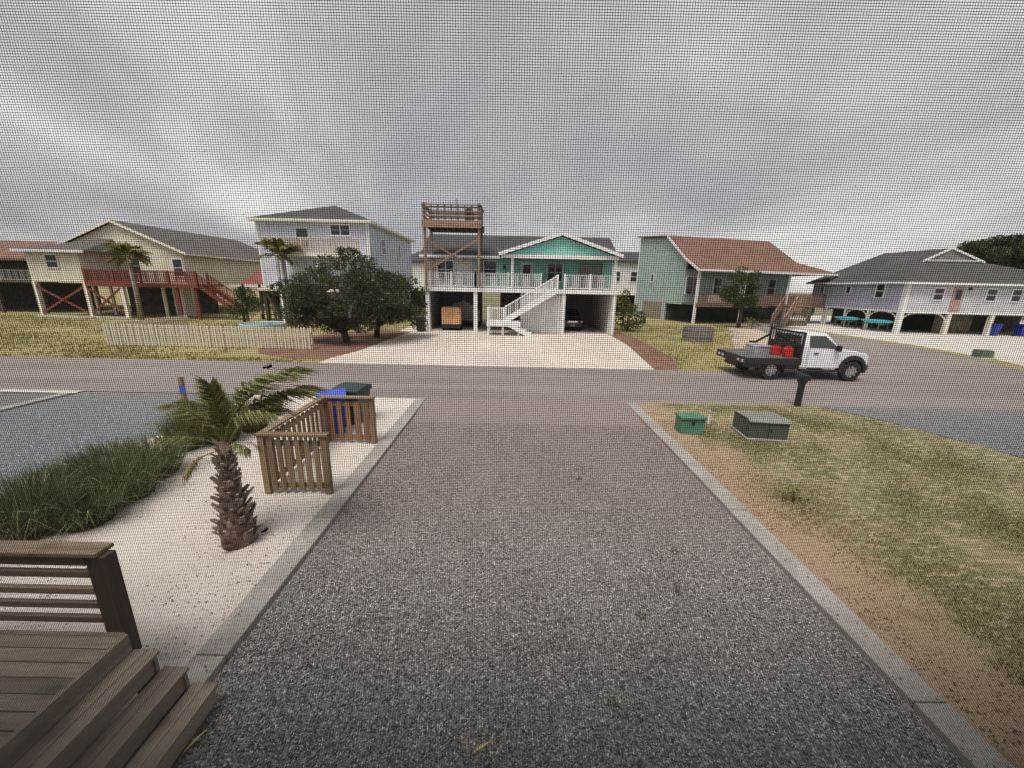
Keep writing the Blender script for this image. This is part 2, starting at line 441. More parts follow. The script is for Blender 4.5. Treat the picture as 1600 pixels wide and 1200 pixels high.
vg = [(24.0, 16.9), (26.0, 21), (27.2, 27), (27.0, 34), (26.6, 60)]
sheet('grass_verge', vg + [(x + 1.1, y) for x, y in vg[::-1]], 0.008, DRYGR)
sheet('concrete_yard', [(25.1, 16.9), (120, 16.9), (120, 60), (27.7, 60), (28.1, 34), (28.3, 27), (27.1, 21)], 0.0, CONC2)
sheet('grass_strip', [(36, 26.2), (70, 24.6), (70, 26.2), (37, 27.6)], 0.006, DRYGR)

# kerb of cast segments either side of the gravel driveway: each length can be told apart
def kerb(x0, x1, joints):
    for i in range(len(joints) - 1):
        y0, y1 = joints[i], joints[i + 1]
        dx = random.uniform(-0.006, 0.006)
        part('kerb_stone', MB().box(x0 + dx, x1 + dx, y0 + 0.006, y1 - 0.006, -0.1, 0.025 + random.uniform(-0.004, 0.004)), KERB, None, bev=0.012, kind='structure')
kerb(-2.98, -2.68, [0, 2.9, 5.15, 8.3, 11.58])
kerb(3.6, 3.9, [0, 2.6, 5.6, 8.6, 11.58])
part('kerb_stone', MB().box(-13.8, -13.5, -2, 11.28, -0.1, 0.04), KERB, None, bev=0.012, kind='structure')

# loose stones, sand litter, grass blades
def stones(n, x0, x1, y0, y1, bias, smin, smax, z, mat, name):
    x = rng.uniform(x0, x1, n); y = y0 + (y1 - y0) * rng.uniform(0, 1, n) ** bias
    c = np.stack([x, y, np.full(n, z)], 1)
    s = rng.uniform(smin, smax, (n, 1)) * rng.uniform(0.6, 1.3, (n, 3)); s[:, 2] *= 0.7
    o = np.array([[1, 0, 0], [0, 1, 0], [-1, 0, 0], [0, -1, 0], [0, 0, 1], [0, 0, -1]], float)
    V = c[:, None, :] + (o[None] + rng.normal(0, 0.18, (n, 6, 3))) * s[:, None, :]
    f = np.array([[0, 1, 4], [1, 2, 4], [2, 3, 4], [3, 0, 4], [1, 0, 5], [2, 1, 5], [3, 2, 5], [0, 3, 5]])
    F = (np.arange(n)[:, None, None] * 6 + f[None]).reshape(-1, 3)
    place(name, npfaces(name, V, F, mat), kind='stuff')
def stone_mat():
    m = leafmat('loose_stone', (0.07, 0.067, 0.067), (0.34, 0.325, 0.318), (0.60, 0.58, 0.565), 0.85); t = m.node_tree; bs = t.nodes['Principled BSDF']
    src = bs.inputs['Base Color'].links[0].from_socket
    v = coords(t, world=True); sp = t.nodes.new('ShaderNodeSeparateXYZ'); L(t, v, sp.inputs[0])
    yy = M_(t, 'ADD', sp.outputs[1], M_(t, 'MULTIPLY', M_(t, 'SUBTRACT', noise(t, v, 0.45, 5, 0.6), 0.5), 3.0))
    L(t, mixc(t, M_(t, 'MULTIPLY', mrange(t, yy, 2.6, 8.6), 0.75), src, (0.295, 0.235, 0.212)), bs.inputs['Base Color'])
    return m
STONE = stone_mat()
SANDST = leafmat('sand_litter', (0.10, 0.07, 0.05), (0.34, 0.27, 0.20), (0.55, 0.48, 0.4), 0.9)
stones(70000, -2.64, 3.56, 1.3, 9.6, 1.55, 0.006, 0.014, -0.047, STONE, 'driveway_stones')
stones(260, -2.98, -2.68, 1.3, 10, 1.3, 0.005, 0.011, 0.028, STONE, 'spilled_stones')
stones(260, 3.6, 3.9, 1.3, 10, 1.3, 0.005, 0.011, 0.028, STONE, 'spilled_stones')
stones(9000, -7.6, -3.0, 1.4, 10.0, 1.4, 0.003, 0.010, 0.006, SANDST, 'sand_litter')
stones(14000, 3.95, 6.4, 1.0, 10.0, 1.3, 0.004, 0.011, 0.008, leafmat('bark_litter', (0.12, 0.06, 0.035), (0.34, 0.21, 0.12), (0.5, 0.4, 0.3), 0.9), 'bark_litter')
stones(9000, 9.6, 13.4, 1.0, 11.5, 1.0, 0.006, 0.016, 0.006, leafmat('verge_stone', (0.12, 0.09, 0.07), (0.33, 0.27, 0.22), (0.5, 0.45, 0.4), 0.9), 'verge_stones')
def patchy(x, y):
    return 0.46 + 0.2 * np.sin(x * 9.1 + 2.0 * np.sin(y * 5.3)) * np.sin(y * 11.7 + 1.5 * np.sin(x * 4.4)) + 0.22 * np.sin(x * 1.7 + 1.1 * np.sin(y * 1.3)) + 0.2 * np.sin(y * 2.3 + x * 0.9 + 1.7) + 0.18 * np.sin(x * 4.1 - y * 3.3)
GRASSM = leafmat('lawn_blades', (0.09, 0.10, 0.032), (0.26, 0.235, 0.10), (0.52, 0.43, 0.27), 0.8)
n = 330000
x = rng.uniform(4.2, 12.8, n); y = 0.8 + 10.7 * rng.uniform(0, 1, n) ** 1.15
keep = (x > 4.75 + 0.6 * np.clip(3.5 - y, 0, 2) + 0.3 * np.sin(y * 1.9) + rng.normal(0, 0.3, n)) & (rng.uniform(0, 1, n) < np.clip(patchy(x, y), 0.12, 1) ** 1.3) & (x < 13.0 - 0.30 * (y - 1) + 0.0)
x, y = x[keep], y[keep]
b = np.stack([x, y, np.zeros(len(x))], 1)
lean = np.concatenate([rng.normal(0, 0.55, (len(x), 2)), np.zeros((len(x), 1))], 1)
v, f = blades(b, rng.uniform(0.015, 0.06, len(x)), lean * 1.4, rng.uniform(0.005, 0.010, len(x)))
place('lawn_grass', npfaces('lawn_grass', v, f, GRASSM), kind='stuff')
# dry grass on the far side of the road
n = 60000
x = rng.uniform(-48, -8.8, n); y = 16.75 + 18 * rng.uniform(0, 1, n) ** 1.5
keep = (patchy(x * 0.5, y * 0.5) > rng.uniform(0, 0.9, n)) & ~((x > -14) & (y > 17.5) & (y < 30))
x, y = x[keep], y[keep]; b = np.stack([x, y, np.zeros(len(x))], 1)
lean = np.concatenate([rng.normal(0, 0.5, (len(x), 2)), np.zeros((len(x), 1))], 1)
v, f = blades(b, rng.uniform(0.04, 0.16, len(x)), lean, rng.uniform(0.02, 0.04, len(x)))
place('far_grass', npfaces('far_grass', v, f, leafmat('far_blades', (0.15, 0.135, 0.04), (0.30, 0.245, 0.095), (0.42, 0.34, 0.17), 0.9)), kind='stuff')

n = 26000
x = rng.uniform(7.4, 22.5, n); y = rng.uniform(16.75, 38, n)
edge = np.interp(y, [16.65, 19.5, 29, 38], [9.2, 12.0, 17.5, 21.0])
keep = (x < edge - 0.2 + rng.normal(0, 0.5, n)) & (x > np.interp(y, [16.6, 20, 28, 31], [7.4, 8.4, 8.9, 8.6])) & (x < edge + 1.2) & (patchy(x * 0.6, y * 0.6) > rng.uniform(0, 0.8, n))
x, y = x[keep], y[keep]; b = np.stack([x, y, np.zeros(len(x))], 1)
lean = np.concatenate([rng.normal(0, 0.5, (len(x), 2)), np.zeros((len(x), 1))], 1)
v, f = blades(b, rng.uniform(0.04, 0.15, len(x)), lean, rng.uniform(0.02, 0.04, len(x)))
place('lot_grass', npfaces('lot_grass', v, f, bpy.data.materials['far_blades']), kind='stuff')

# ------------------------------------------------------------------ building helpers
def window(parent, w, h, loc, rz=0.0, cols=1, rows=2, mat=WHITE, fr=0.09, name='window', label=None):
    """a cased window facing -y in its own frame; loc = centre of its foot"""
    m = MB()
    m.box(-w / 2 - fr, -w / 2, -0.07, 0.05, -fr, h + fr).box(w / 2, w / 2 + fr, -0.07, 0.05, -fr, h + fr)
    m.box(-w / 2, w / 2, -0.07, 0.05, h, h + fr).box(-w / 2, w / 2, -0.09, 0.05, -fr, 0)
    for i in range(1, cols): xx = -w / 2 + w * i / cols; m.box(xx - 0.03, xx + 0.03, -0.055, 0.05, 0, h)
    for j in range(1, rows): zz = h * j / rows; m.box(-w / 2, w / 2, -0.05, 0.045, zz - 0.025, zz + 0.025)
    o = part(name, m, mat, parent, loc=loc, rz=rz, label=label)
    for i in range(cols):
        part('pane', MB().box(-w / 2 + w * i / cols + 0.001, -w / 2 + w * (i + 1) / cols - 0.001, -0.03, 0.03, 0.001, h - 0.001), GLASS, o)
    return o
def rail(parent, p, q, h, mat, step=0.13, bal=0.035, post=0.1, posts=2, drop=0.0):
    """a railing from p to q (feet), with top and bottom rail, posts, and the small balusters joined"""
    p, q = Vector(p), Vector(q); up = Vector((0, 0, h)); d = q - p; L_ = d.length
    part('top_rail', MB().beam(p + up, q + up, 0.1, 0.06), mat, parent)
    part('bottom_rail', MB().beam(p + Vector((0, 0, 0.1)), q + Vector((0, 0, 0.1)), 0.05, 0.07), mat, parent)
    m = MB(); nb = max(2, int(L_ / step))
    for i in range(1, nb):
        a = p + d * (i / nb)
        m.box(a.x - bal / 2, a.x + bal / 2, a.y - bal / 2, a.y + bal / 2, a.z + 0.12, a.z + h - 0.02)
    part('balusters', m, mat, parent, kind='stuff')
    for i in range(posts):
        a = p + d * (i / max(1, posts - 1)) if posts > 1 else p
        part('rail_post', MB().box(a.x - post / 2, a.x + post / 2, a.y - post / 2, a.y + post / 2, a.z - drop, a.z + h + 0.08), mat, parent)
def post(parent, x, y, z0, z1, w, mat, name='post'):
    return part(name, MB().box(x - w / 2, x + w / 2, y - w / 2, y + w / 2, z0, z1), mat, parent)
def flight(parent, a, b_, width_dir, width, n, mat, tread_mat=None, rails=True, rh=0.95):
    """a stair flight from foot a to head b_; width_dir is a unit vector across it"""
    a, b_ = Vector(a), Vector(b_); wv = Vector(width_dir) * width; d = b_ - a
    run = Vector((d.x, d.y, 0)) / n
    for i in range(n):
        c = a + d * ((i + 0.5) / n) + wv / 2 + Vector((0, 0, d.z / n / 2))
        e_ = wv.normalized() * (width / 2)
        part('tread', MB().beam(c - e_, c + e_, run.length * 1.05, 0.045), tread_mat or mat, parent)
    for o_ in (Vector((0, 0, 0)), wv):
        part('stringer', MB().beam(a + o_ - Vector((0, 0, 0.05)), b_ + o_ - Vector((0, 0, 0.05)), 0.05, 0.28), mat, parent)
        if rails:
            rail(parent, a + o_ + Vector((0, 0, 0.05)), b_ + o_ + Vector((0, 0, 0.05)), rh, mat, 0.14, 0.04, 0.09, 2, 0.1)

# ------------------------------------------------------------------ teal house across the road
TEAL = siding('teal_siding', (0.29, 0.68, 0.60))
PALEW = siding('white_siding', (0.70, 0.68, 0.66))
ROOFG = shingle('grey_shingles', (0.042, 0.042, 0.046), (0.068, 0.066, 0.068))
DECKUNDER = plain('joist_wood', (0.10, 0.08, 0.06), 0.8, var=0.3)
BROWNW = wood('brown_timber', (0.17, 0.105, 0.075), (0.26, 0.175, 0.13), 2)
BROWNX = wood('brown_timber_rail', (0.18, 0.11, 0.08), (0.27, 0.18, 0.135), 0)
th = thing('teal_house', 'teal stilt house with white railings and a gabled porch over its driveway', 'house', (0, 29.2, 0))
T = th
part('wall', MB().box(-6.9, 7.7, 2.3, 9.4, 3.28, 5.72), TEAL, T)
part('wall', MB().box(-6.86, -3.3, 2.24, 2.3, 3.3, 5.7), PALEW, T, label='white wall section behind the wooden tower')
part('roof', MB().slab([(-7.3, 1.8, 5.62), (8.1, 1.8, 5.62), (8.1, 5.8, 7.62), (-7.3, 5.8, 7.62)], 0.16)
     .slab([(-7.3, 9.8, 5.62), (-7.3, 5.8, 7.624), (8.1, 5.8, 7.624), (8.1, 9.8, 5.62)], 0.16), ROOFG, T)
for xx in (-6.9, 7.5): part('gable_wall', MB().prism([(2.3, 5.72), (9.4, 5.72), (5.8, 7.42)], xx, xx + 0.2, 'x'), TEAL, T)
part('fascia', MB().box(-7.32, -0.9, 1.72, 1.8, 5.46, 5.68), WHITE, T)
# porch gable
gx0, gx1, gax, gz, gaz = -1.15, 7.75, 3.35, 5.72, 7.16
part('porch_roof', MB().slab([(gx0, -0.35, gz), (gax, -0.35, gaz), (gax, 5.2, gaz), (gx0, 5.2, gz)], 0.14)
     .slab([(gax, -0.35, gaz + 0.002), (gx1, -0.35, gz), (gx1, 5.2, gz), (gax, 5.2, gaz + 0.002)], 0.14), ROOFG, T)
part('rake_board', MB().beam((gx0, -0.42, gz - 0.06), (gax, -0.42, gaz - 0.06), 0.06, 0.22).beam((gax, -0.42, gaz - 0.06), (gx1, -0.42, gz - 0.06), 0.062, 0.22), WHITE, T)
part('porch_gable', MB().prism([(gx0 + 0.5, gz - 0.05), (gx1 - 0.5, gz - 0.05), (gax, gaz - 0.22)], -0.1, 0.02, 'y'), TEAL, T)
part('porch_beam', MB().box(gx0 + 0.2, gx1 - 0.2, -0.2, 0.06, 5.42, 5.66), WHITE, T)
for xx in (-0.15, 7.35): post(T, xx, 0.0, 3.28, 5.42, 0.16, WHITE, 'porch_post')
# deck, fascia, piles
part('deck', MB().box(-6.5, 7.6, 0.02, 2.3, 3.16, 3.26), DECKUNDER, T)
part('floor_beam', MB().box(-6.55, 7.65, -0.06, 0.02, 2.98, 3.29), WHITE, T)
part('house_floor', MB().box(-6.9, 7.7, 2.32, 9.4, 3.0, 3.26), DECKUNDER, T)
for xx in (-6.42, -2.85, 3.72, 7.48): post(T, xx, 0.16, 0.0, 2.98, 0.27, WHITE, 'pile')
for xx in (-6.4, -2.85, 0.4, 3.72, 7.45): post(T, xx, 5.0, 0.0, 3.0, 0.25, DECKUNDER, 'pile')
rail(T, (-6.4, 0.1, 3.28), (-2.85, 0.1, 3.28), 1.05, WHITE, 0.14, 0.05, 0.12, 3)
rail(T, (-2.85, 0.1, 3.28), (1.95, 0.1, 3.28), 1.05, WHITE, 0.14, 0.05, 0.12, 3)
rail(T, (3.72, 0.1, 3.28), (7.45, 0.1, 3.28), 1.05, WHITE, 0.14, 0.05, 0.12, 3)
# enclosed ground-floor walls
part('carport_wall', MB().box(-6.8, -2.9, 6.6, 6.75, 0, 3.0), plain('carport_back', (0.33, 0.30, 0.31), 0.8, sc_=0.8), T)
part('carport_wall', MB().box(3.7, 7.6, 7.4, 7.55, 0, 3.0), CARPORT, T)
part('carport_side', MB().box(7.3, 7.42, 0.6, 7.4, 0, 3.0), PALEW, T)
part('carport_side', MB().box(-6.55, -6.45, 1.2, 6.6, 0, 3.0), CARPORT, T)
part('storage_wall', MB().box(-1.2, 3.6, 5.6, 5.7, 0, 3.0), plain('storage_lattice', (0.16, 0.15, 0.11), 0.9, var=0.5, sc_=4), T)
# white boarded screen under the stair: each board stands on its own
for i in range(16):
    xx = 0.5 + i * 0.2
    z1 = 2.96
    part('board', MB().box(xx, xx + 0.185, 0.3 + 0.008 * (i % 2), 0.33 + 0.008 * (i % 2), 0.02, z1), WHITE, T)
# stair with landing
part('landing', MB().box(-1.85, 0.45, -1.7, -0.25, 0.86, 0.98), WHITE, T)
for xx in (-1.78, -0.75, 0.38):
    for yy in (-1.62, -0.33): post(T, xx, yy, 0, 0.86, 0.12, WHITE, 'landing_post')
part('landing_skirt', MB().box(-1.9, 0.5, -1.76, -1.7, 0.66, 1.0), WHITE, T)
rail(T, (-1.8, -1.66, 0.98), (-0.7, -1.66, 0.98), 0.95, WHITE, 0.13, 0.05, 0.11, 2)
rail(T, (-1.8, -1.6, 0.98), (-1.8, -0.3, 0.98), 0.95, WHITE, 0.13, 0.05, 0.1, 2)
flight(T, (-0.6, -0.95, 0.98), (3.1, -0.95, 3.22), (0, 1, 0), 0.95, 12, WHITE)
flight(T, (1.3, -1.75, 0.02), (-0.6, -1.75, 0.98), (0, 1, 0), 0.75, 5, WHITE, rails=False)
# openings
window(T, 1.1, 1.3, (3.2, 2.3, 3.9), 0, 2, 2)
window(T, 0.9, 1.2, (-1.9, 2.3, 4.1), 0, 1, 2)
window(T, 1.2, 1.3, (-5.4, 2.24, 3.95), 0, 2, 2)
d_ = part('door', MB().box(0.5, 1.45, 2.24, 2.3, 3.28, 5.3), WHITE, T)
part('door_pane', MB().box(0.68, 1.27, 2.22, 2.238, 4.2, 5.1), GLASS, d_)
part('door', MB().box(5.1, 6.9, 2.24, 2.3, 3.28, 5.3), glassmat('sliding_glass', (0.10, 0.11, 0.10)), T, label='dark sliding glass door')
part('wall_lamp', MB().box(-0.85, -0.7, 2.1, 2.3, 4.7, 5.0), DARK, T)

# wooden lookout tower in front of it
tw = thing('lookout_tower', 'tall brown wooden lookout tower on the left end of the teal house deck', 'tower', (-6.4, 28.9, 3.3))
for xx in (0.04, 3.86):
    for yy in (-0.12, 2.2):
        post(tw, xx, yy, 0.0, 5.62, 0.17, BROWNW)
part('platform', MB().box(-0.1, 4.0, -0.3, 2.4, 4.32, 4.4), BROWNX, tw)
for yy, nm in ((-0.36, 'rim_board'), (2.4, 'rim_board')): part(nm, MB().box(-0.12, 4.02, yy, yy + 0.06, 4.02, 4.5), BROWNX, tw)
for i in range(9): part('joist', MB().box(0.1 + i * 0.46, 0.15 + i * 0.46, -0.29, 2.39, 4.05, 4.31), DECKUNDER, tw)
for zz in (4.72, 5.0, 5.28): part('guard_rail', MB().box(-0.06, 3.96, -0.25, -0.21, zz, zz + 0.12), BROWNX, tw)
for zz in (4.72, 5.0, 5.28): part('guard_rail', MB().box(-0.06, 3.96, 2.29, 2.33, zz, zz + 0.12), BROWNX, tw)
for xx in (-0.06, 3.95):
    for zz in (4.72, 5.0, 5.28): part('guard_rail', MB().box(xx - 0.02, xx + 0.02, -0.2, 2.28, zz, zz + 0.12), BROWNX, tw)
part('cap_rail', MB().box(-0.12, 4.02, -0.32, -0.14, 5.48, 5.53).box(-0.12, 4.02, 2.2, 2.38, 5.48, 5.53), BROWNX, tw)
part('cap_rail', MB().box(-0.13, 0.05, -0.14, 2.2, 5.482, 5.532).box(3.85, 4.03, -0.14, 2.2, 5.482, 5.532), BROWNX, tw)
for i in range(7): part('guard_post', MB().box(0.5 + i * 0.47, 0.58 + i * 0.47, -0.21, -0.16, 4.4, 5.48), BROWNW, tw)
part('brace', MB().beam((0.1, -0.12, 3.3), (3.8, -0.12, 1.1), 0.06, 0.15), BROWNX, tw)
part('brace', MB().beam((3.8, -0.19, 3.3), (0.1, -0.19, 1.1), 0.06, 0.15), BROWNX, tw)
part('antenna', MB().tube([(2.3, 0.1, 4.4), (2.3, 0.1, 6.0)], 0.025, 6), DARK, tw)
bx = thing('covered_grill', 'dark covered grill standing on the lookout tower platform', 'grill', (-3.3, 29.7, 7.7))
part('cover', MB().prism([(-0.32, 0.0), (0.32, 0.0), (0.3, 0.85), (0.18, 1.05), (-0.18, 1.05), (-0.3, 0.85)], -0.25, 0.25), plain('dark_cover', (0.05, 0.055, 0.05), 0.7), bx, bev=0.03)
part('handle', MB().box(-0.2, 0.2, -0.29, -0.25, 0.7, 0.74), DARK, bx)

# ------------------------------------------------------------------ vehicles and things under the teal house
def wheel(parent, loc, r, w, rim=True, spokes=6, rimmat=None):
    """wheel with its axle along y, outer face at -y"""
    n = 28; m = MB(); prof = [(-w / 2, r * 0.62), (-w / 2, r * 0.9), (-w * 0.36, r), (w * 0.36, r), (w / 2, r * 0.9), (w / 2, r * 0.62)]
    vs = [(q * math.cos(2 * math.pi * j / n), a, q * math.sin(2 * math.pi * j / n)) for a, q in prof for j in range(n)]
    fs = [(i * n + j, i * n + (j + 1) % n, (i + 1) * n + (j + 1) % n, (i + 1) * n + j) for i in range(len(prof) - 1) for j in range(n)]
    m.add(vs, fs)
    o = part('wheel', m, TYRE, parent, loc=loc)
    if rim:
        m2 = MB(); m2.tube([(0, -w / 2 + 0.05, 0), (0, w / 2 - 0.01, 0)], r * 0.63, 20)
        for j in range(spokes):
            a = 2 * math.pi * j / spokes
            m2.beam((0.05 * math.cos(a), -w / 2 + 0.035, 0.05 * math.sin(a)), (r * 0.58 * math.cos(a), -w / 2 + 0.03, r * 0.58 * math.sin(a)), 0.08 * r / 0.4, 0.04, (0, 1, 0))
        m2.tube([(0, -w / 2 + 0.01, 0), (0, -w / 2 + 0.06, 0)], r * 0.22, 12)
        part('rim', m2, rimmat or plain('steel_rim', (0.42, 0.42, 0.43), 0.35, 0.8), o)
    return o
def headlamp(parent, x0, x1, y, z0, z1):
    return part('headlight', MB().box(x0, x1, y - 0.02, y + 0.05, z0, z1), plain('headlight_glass', (0.55, 0.56, 0.58), 0.15), parent, bev=0.015)

# black car nose-out in the right bay (length along y)
car = thing('parked_car', 'black car parked nose out in the right bay of the teal house', 'car', (4.78, 31.2, 0))
CARB = plain('black_car_paint', (0.012, 0.012, 0.014), 0.2, var=0.1)
def loft(sections):
    """sections: list of (y, [(x,z)...]) equal counts; closed rings, capped"""
    n = len(sections[0][1]); m = MB(); vs = []; fs = []
    for y, ring in sections: vs += [(a, y, b) for a, b in ring]
    for i in range(len(sections) - 1):
        for j in range(n): fs.append((i * n + j, i * n + (j + 1) % n, (i + 1) * n + (j + 1) % n, (i + 1) * n + j))
    fs.append(tuple(range(n))); fs.append(tuple((len(sections) - 1) * n + j for j in range(n))[::-1])
    return m.add(vs, fs)
def ring(w, z0, z1, c=0.1, tw_=0.9):
    return [(-w + c, z0), (w - c, z0), (w, z0 + c), (w, (z0 + z1) / 2), (w * tw_, z1 - c * 0.4), (w * tw_ - c, z1), (-w * tw_ + c, z1), (-w * tw_, z1 - c * 0.4), (-w, (z0 + z1) / 2), (-w, z0 + c)]
part('body', loft([(0.0, ring(0.72, 0.35, 0.85)), (0.12, ring(0.86, 0.24, 0.96)), (0.9, ring(0.92, 0.22, 1.06)), (1.3, ring(0.92, 0.22, 1.1)), (4.2, ring(0.92, 0.24, 1.1)), (4.5, ring(0.84, 0.34, 1.05))]), CARB, car, smooth=False, bev=0.03)
part('cabin', loft([(1.1, ring(0.82, 1.0, 1.12, 0.05, 0.97)), (1.85, ring(0.76, 1.0, 1.62, 0.08, 0.84)), (3.5, ring(0.76, 1.0, 1.68, 0.08, 0.84)), (4.3, ring(0.78, 1.0, 1.12, 0.05, 0.95))]), CARB, car, bev=0.02)
part('windscreen', MB().quad((-0.7, 1.16, 1.15), (0.7, 1.16, 1.15), (0.56, 1.78, 1.56), (-0.56, 1.78, 1.56)).quad((-0.7, 1.18, 1.13), (-0.56, 1.8, 1.54), (0.56, 1.8, 1.54), (0.7, 1.18, 1.13)), CGLASS, car)
headlamp(car, -0.8, -0.46, 0.03, 0.72, 0.86); headlamp(car, 0.46, 0.8, 0.03, 0.72, 0.86)
part('grille', MB().box(-0.42, 0.42, -0.03, 0.06, 0.66, 0.84), plain('chrome', (0.6, 0.6, 0.62), 0.2, 0.9), car, bev=0.01)
part('licence_plate', MB().box(-0.2, 0.2, -0.03, 0.02, 0.44, 0.56), plain('plate', (0.35, 0.36, 0.38), 0.5), car)
for sx in (-1, 1):
    for yy in (0.85, 3.6): wheel(car, (sx * 0.82, yy, 0.33), 0.33, 0.2).rotation_euler = (0, 0, R(90 * sx))
    part('side_mirror', MB().box(sx * 1.0 - 0.09, sx * 1.0 + 0.09, 1.45, 1.55, 1.08, 1.22), CARB, car, bev=0.02)

# orange-fronted cart on dark wheels, grey tarp-covered boat behind it
ct = thing('utility_cart', 'orange panelled cart on dark wheels in the left bay of the teal house', 'cart', (-4.85, 30.2, 0))
part('panel', MB().prism([(-0.74, 0.42), (0.74, 0.42), (0.76, 1.5), (0.68, 1.78), (-0.68, 1.78), (-0.76, 1.5)], 0, 0.9), plain('orange_panel', (0.72, 0.40, 0.22), 0.5, var=0.18, sc_=1.2), ct, bev=0.06)
part('chassis', MB().box(-0.78, 0.78, -0.05, 1.6, 0.22, 0.42), DARK, ct, bev=0.02)
part('bumper', MB().box(-0.7, 0.7, -0.16, -0.05, 0.18, 0.34), BLACKP, ct, bev=0.03)
for sx in (-1, 1):
    for yy in (0.25, 1.3): wheel(ct, (sx * 0.62, yy, 0.25), 0.25, 0.2, False).rotation_euler = (0, 0, R(90))
bt = thing('covered_boat', 'grey tarp covered boat behind the orange panelled cart', 'boat', (-4.3, 32.6, 0))
part('tarp', loft([(0, [(-1.35, 0.5), (1.5, 0.5), (1.5, 1.35), (0.9, 1.85), (0.1, 2.25), (-0.8, 1.9), (-1.35, 1.3)]), (2.6, [(-1.2, 0.5), (1.3, 0.5), (1.3, 1.3), (0.8, 1.75), (0.1, 2.05), (-0.7, 1.75), (-1.2, 1.25)])]), plain('grey_tarp', (0.27, 0.255, 0.27), 0.7, var=0.2, sc_=1.5), bt, bev=0.05)
part('trailer_frame', MB().box(-1.2, 1.3, 0.2, 2.4, 0.34, 0.48), DARK, bt)
for sx in (-1.1, 1.2): wheel(bt, (sx, 1.3, 0.3), 0.3, 0.2, False).rotation_euler = (0, 0, R(90))

def wheelie_bin(label, loc, rz, body, lid, tip=0.0, group=None, lidopen=False):
    t = thing('wheelie_bin', label, 'bin', loc, rz, group)
    a = [(-0.23, 0.06), (0.23, 0.06)]
    part('bin_body', MB().add([(-0.24, -0.27, 0.05), (0.24, -0.27, 0.05), (0.24, 0.25, 0.05), (-0.24, 0.25, 0.05), (-0.3, -0.36, 0.98), (0.3, -0.36, 0.98), (0.3, 0.36, 0.98), (-0.3, 0.36, 0.98)],
         [(3, 2, 1, 0), (4, 5, 6, 7), (0, 1, 5, 4), (1, 2, 6, 5), (2, 3, 7, 6), (3, 0, 4, 7)]), body, t, bev=0.03)
    part('rim', MB().box(-0.325, 0.325, -0.385, -0.345, 0.92, 1.0).box(-0.325, -0.295, -0.345, 0.36, 0.92, 1.0).box(0.295, 0.325, -0.345, 0.36, 0.92, 1.0), body, t)
    lo = part('lid', MB().prism([(-0.4, 1.005), (0.37, 1.005), (0.37, 1.06), (0.1, 1.1), (-0.3, 1.06), (-0.4, 1.03)], -0.33, 0.33, 'x'), lid, t, bev=0.012)
    part('handle', MB().tube([(-0.26, 0.44, 0.97), (0.26, 0.44, 0.97)], 0.018, 8), body, t)
    for sx in (-0.27, 0.27): wheel(t, (sx, 0.3, 0.12), 0.12, 0.06, False).rotation_euler = (0, 0, R(90))
    return t
BLUEP = plain('blue_plastic', (0.015, 0.03, 0.27), 0.45, var=0.15)
BLUEL = plain('blue_lid_plastic', (0.05, 0.09, 0.50), 0.45, var=0.12)
DGREEN = plain('dark_green_plastic', (0.02, 0.035, 0.035), 0.45, var=0.2)
wheelie_bin('black wheeled bin against the left white pile of the teal house', (-6.95, 29.0, 0), 0, BLACKP, BLACKP)

# ------------------------------------------------------------------ purple house
PURP = siding('lavender_siding', (0.56, 0.575, 0.66))
ph = thing('lavender_house', 'three storey pale lavender house with hip roof behind the dark pines', 'house', (-20.8, 33, 0))
W_, D_ = 8.9, 13.4
part('wall', MB().box(0, W_, 0, D_, 3.0, 8.25), PURP, ph)
part('ground_wall', MB().box(2.2, W_ - 0.2, 1.6, D_, 0, 3.0), PURP, ph)
o_ = 0.45; ez = 8.28; rz_ = 10.25
part('roof', MB().slab([(-o_, -o_, ez), (W_ + o_, -o_, ez), (W_ / 2 - 0.2, 5.0, rz_)], 0.1)
     .slab([(W_ + o_, -o_, ez), (W_ + o_, D_ + o_, ez), (W_ / 2 - 0.2, D_ - 5, rz_), (W_ / 2 - 0.2, 5.0, rz_)], 0.1)
     .slab([(-o_, D_ + o_, ez), (-o_, -o_, ez), (W_ / 2 - 0.2, 5.0, rz_), (W_ / 2 - 0.2, D_ - 5, rz_)], 0.1)
     .slab([(W_ + o_, D_ + o_, ez), (-o_, D_ + o_, ez), (W_ / 2 - 0.2, D_ - 5, rz_)], 0.1), ROOFG, ph)
part('fascia', MB().box(-o_ - 0.03, W_ + o_ + 0.03, -o_ - 0.04, -o_, ez - 0.2, ez - 0.02).box(W_ + o_, W_ + o_ + 0.04, -o_, D_ + o_, ez - 0.2, ez - 0.02), CREAMW, ph)
part('soffit', MB().box(-o_, W_ + o_, -o_ + 0.01, 0, ez - 0.2, ez - 0.16).box(W_, W_ + o_, 0, D_ + o_, ez - 0.2, ez - 0.16), CREAMW, ph)
for xx, yy in ((0.0, 0.0), (W_, 0.0)): part('corner_board', MB().box(xx - 0.1, xx + 0.1, yy - 0.04, yy + 0.1, 3.0 if xx else 0, 8.1), WHITE, ph)
window(ph, 1.5, 0.75, (6.7, 0, 7.15), 0, 2, 2)
window(ph, 0.9, 1.4, (3.6, 0, 6.2), 0, 1, 2)
window(ph, 0.9, 1.2, (W_, 3.4, 6.0), R(90), 1, 2)
window(ph, 0.9, 1.2, (W_, 8.4, 6.0), R(90), 1, 2)
part('balcony_floor', MB().box(2.2, 8.7, -1.8, 0, 5.4, 5.62), CREAMW, ph)
rail(ph, (2.2, -1.75, 5.62), (8.7, -1.75, 5.62), 1.0, plain('tan_rail', (0.52, 0.43, 0.37), 0.6), 0.13, 0.06, 0.12, 4)
for xx in (2.3, 5.4, 8.6): post(ph, xx, -1.7, 0, 5.4, 0.2, WHITE, 'balcony_post')
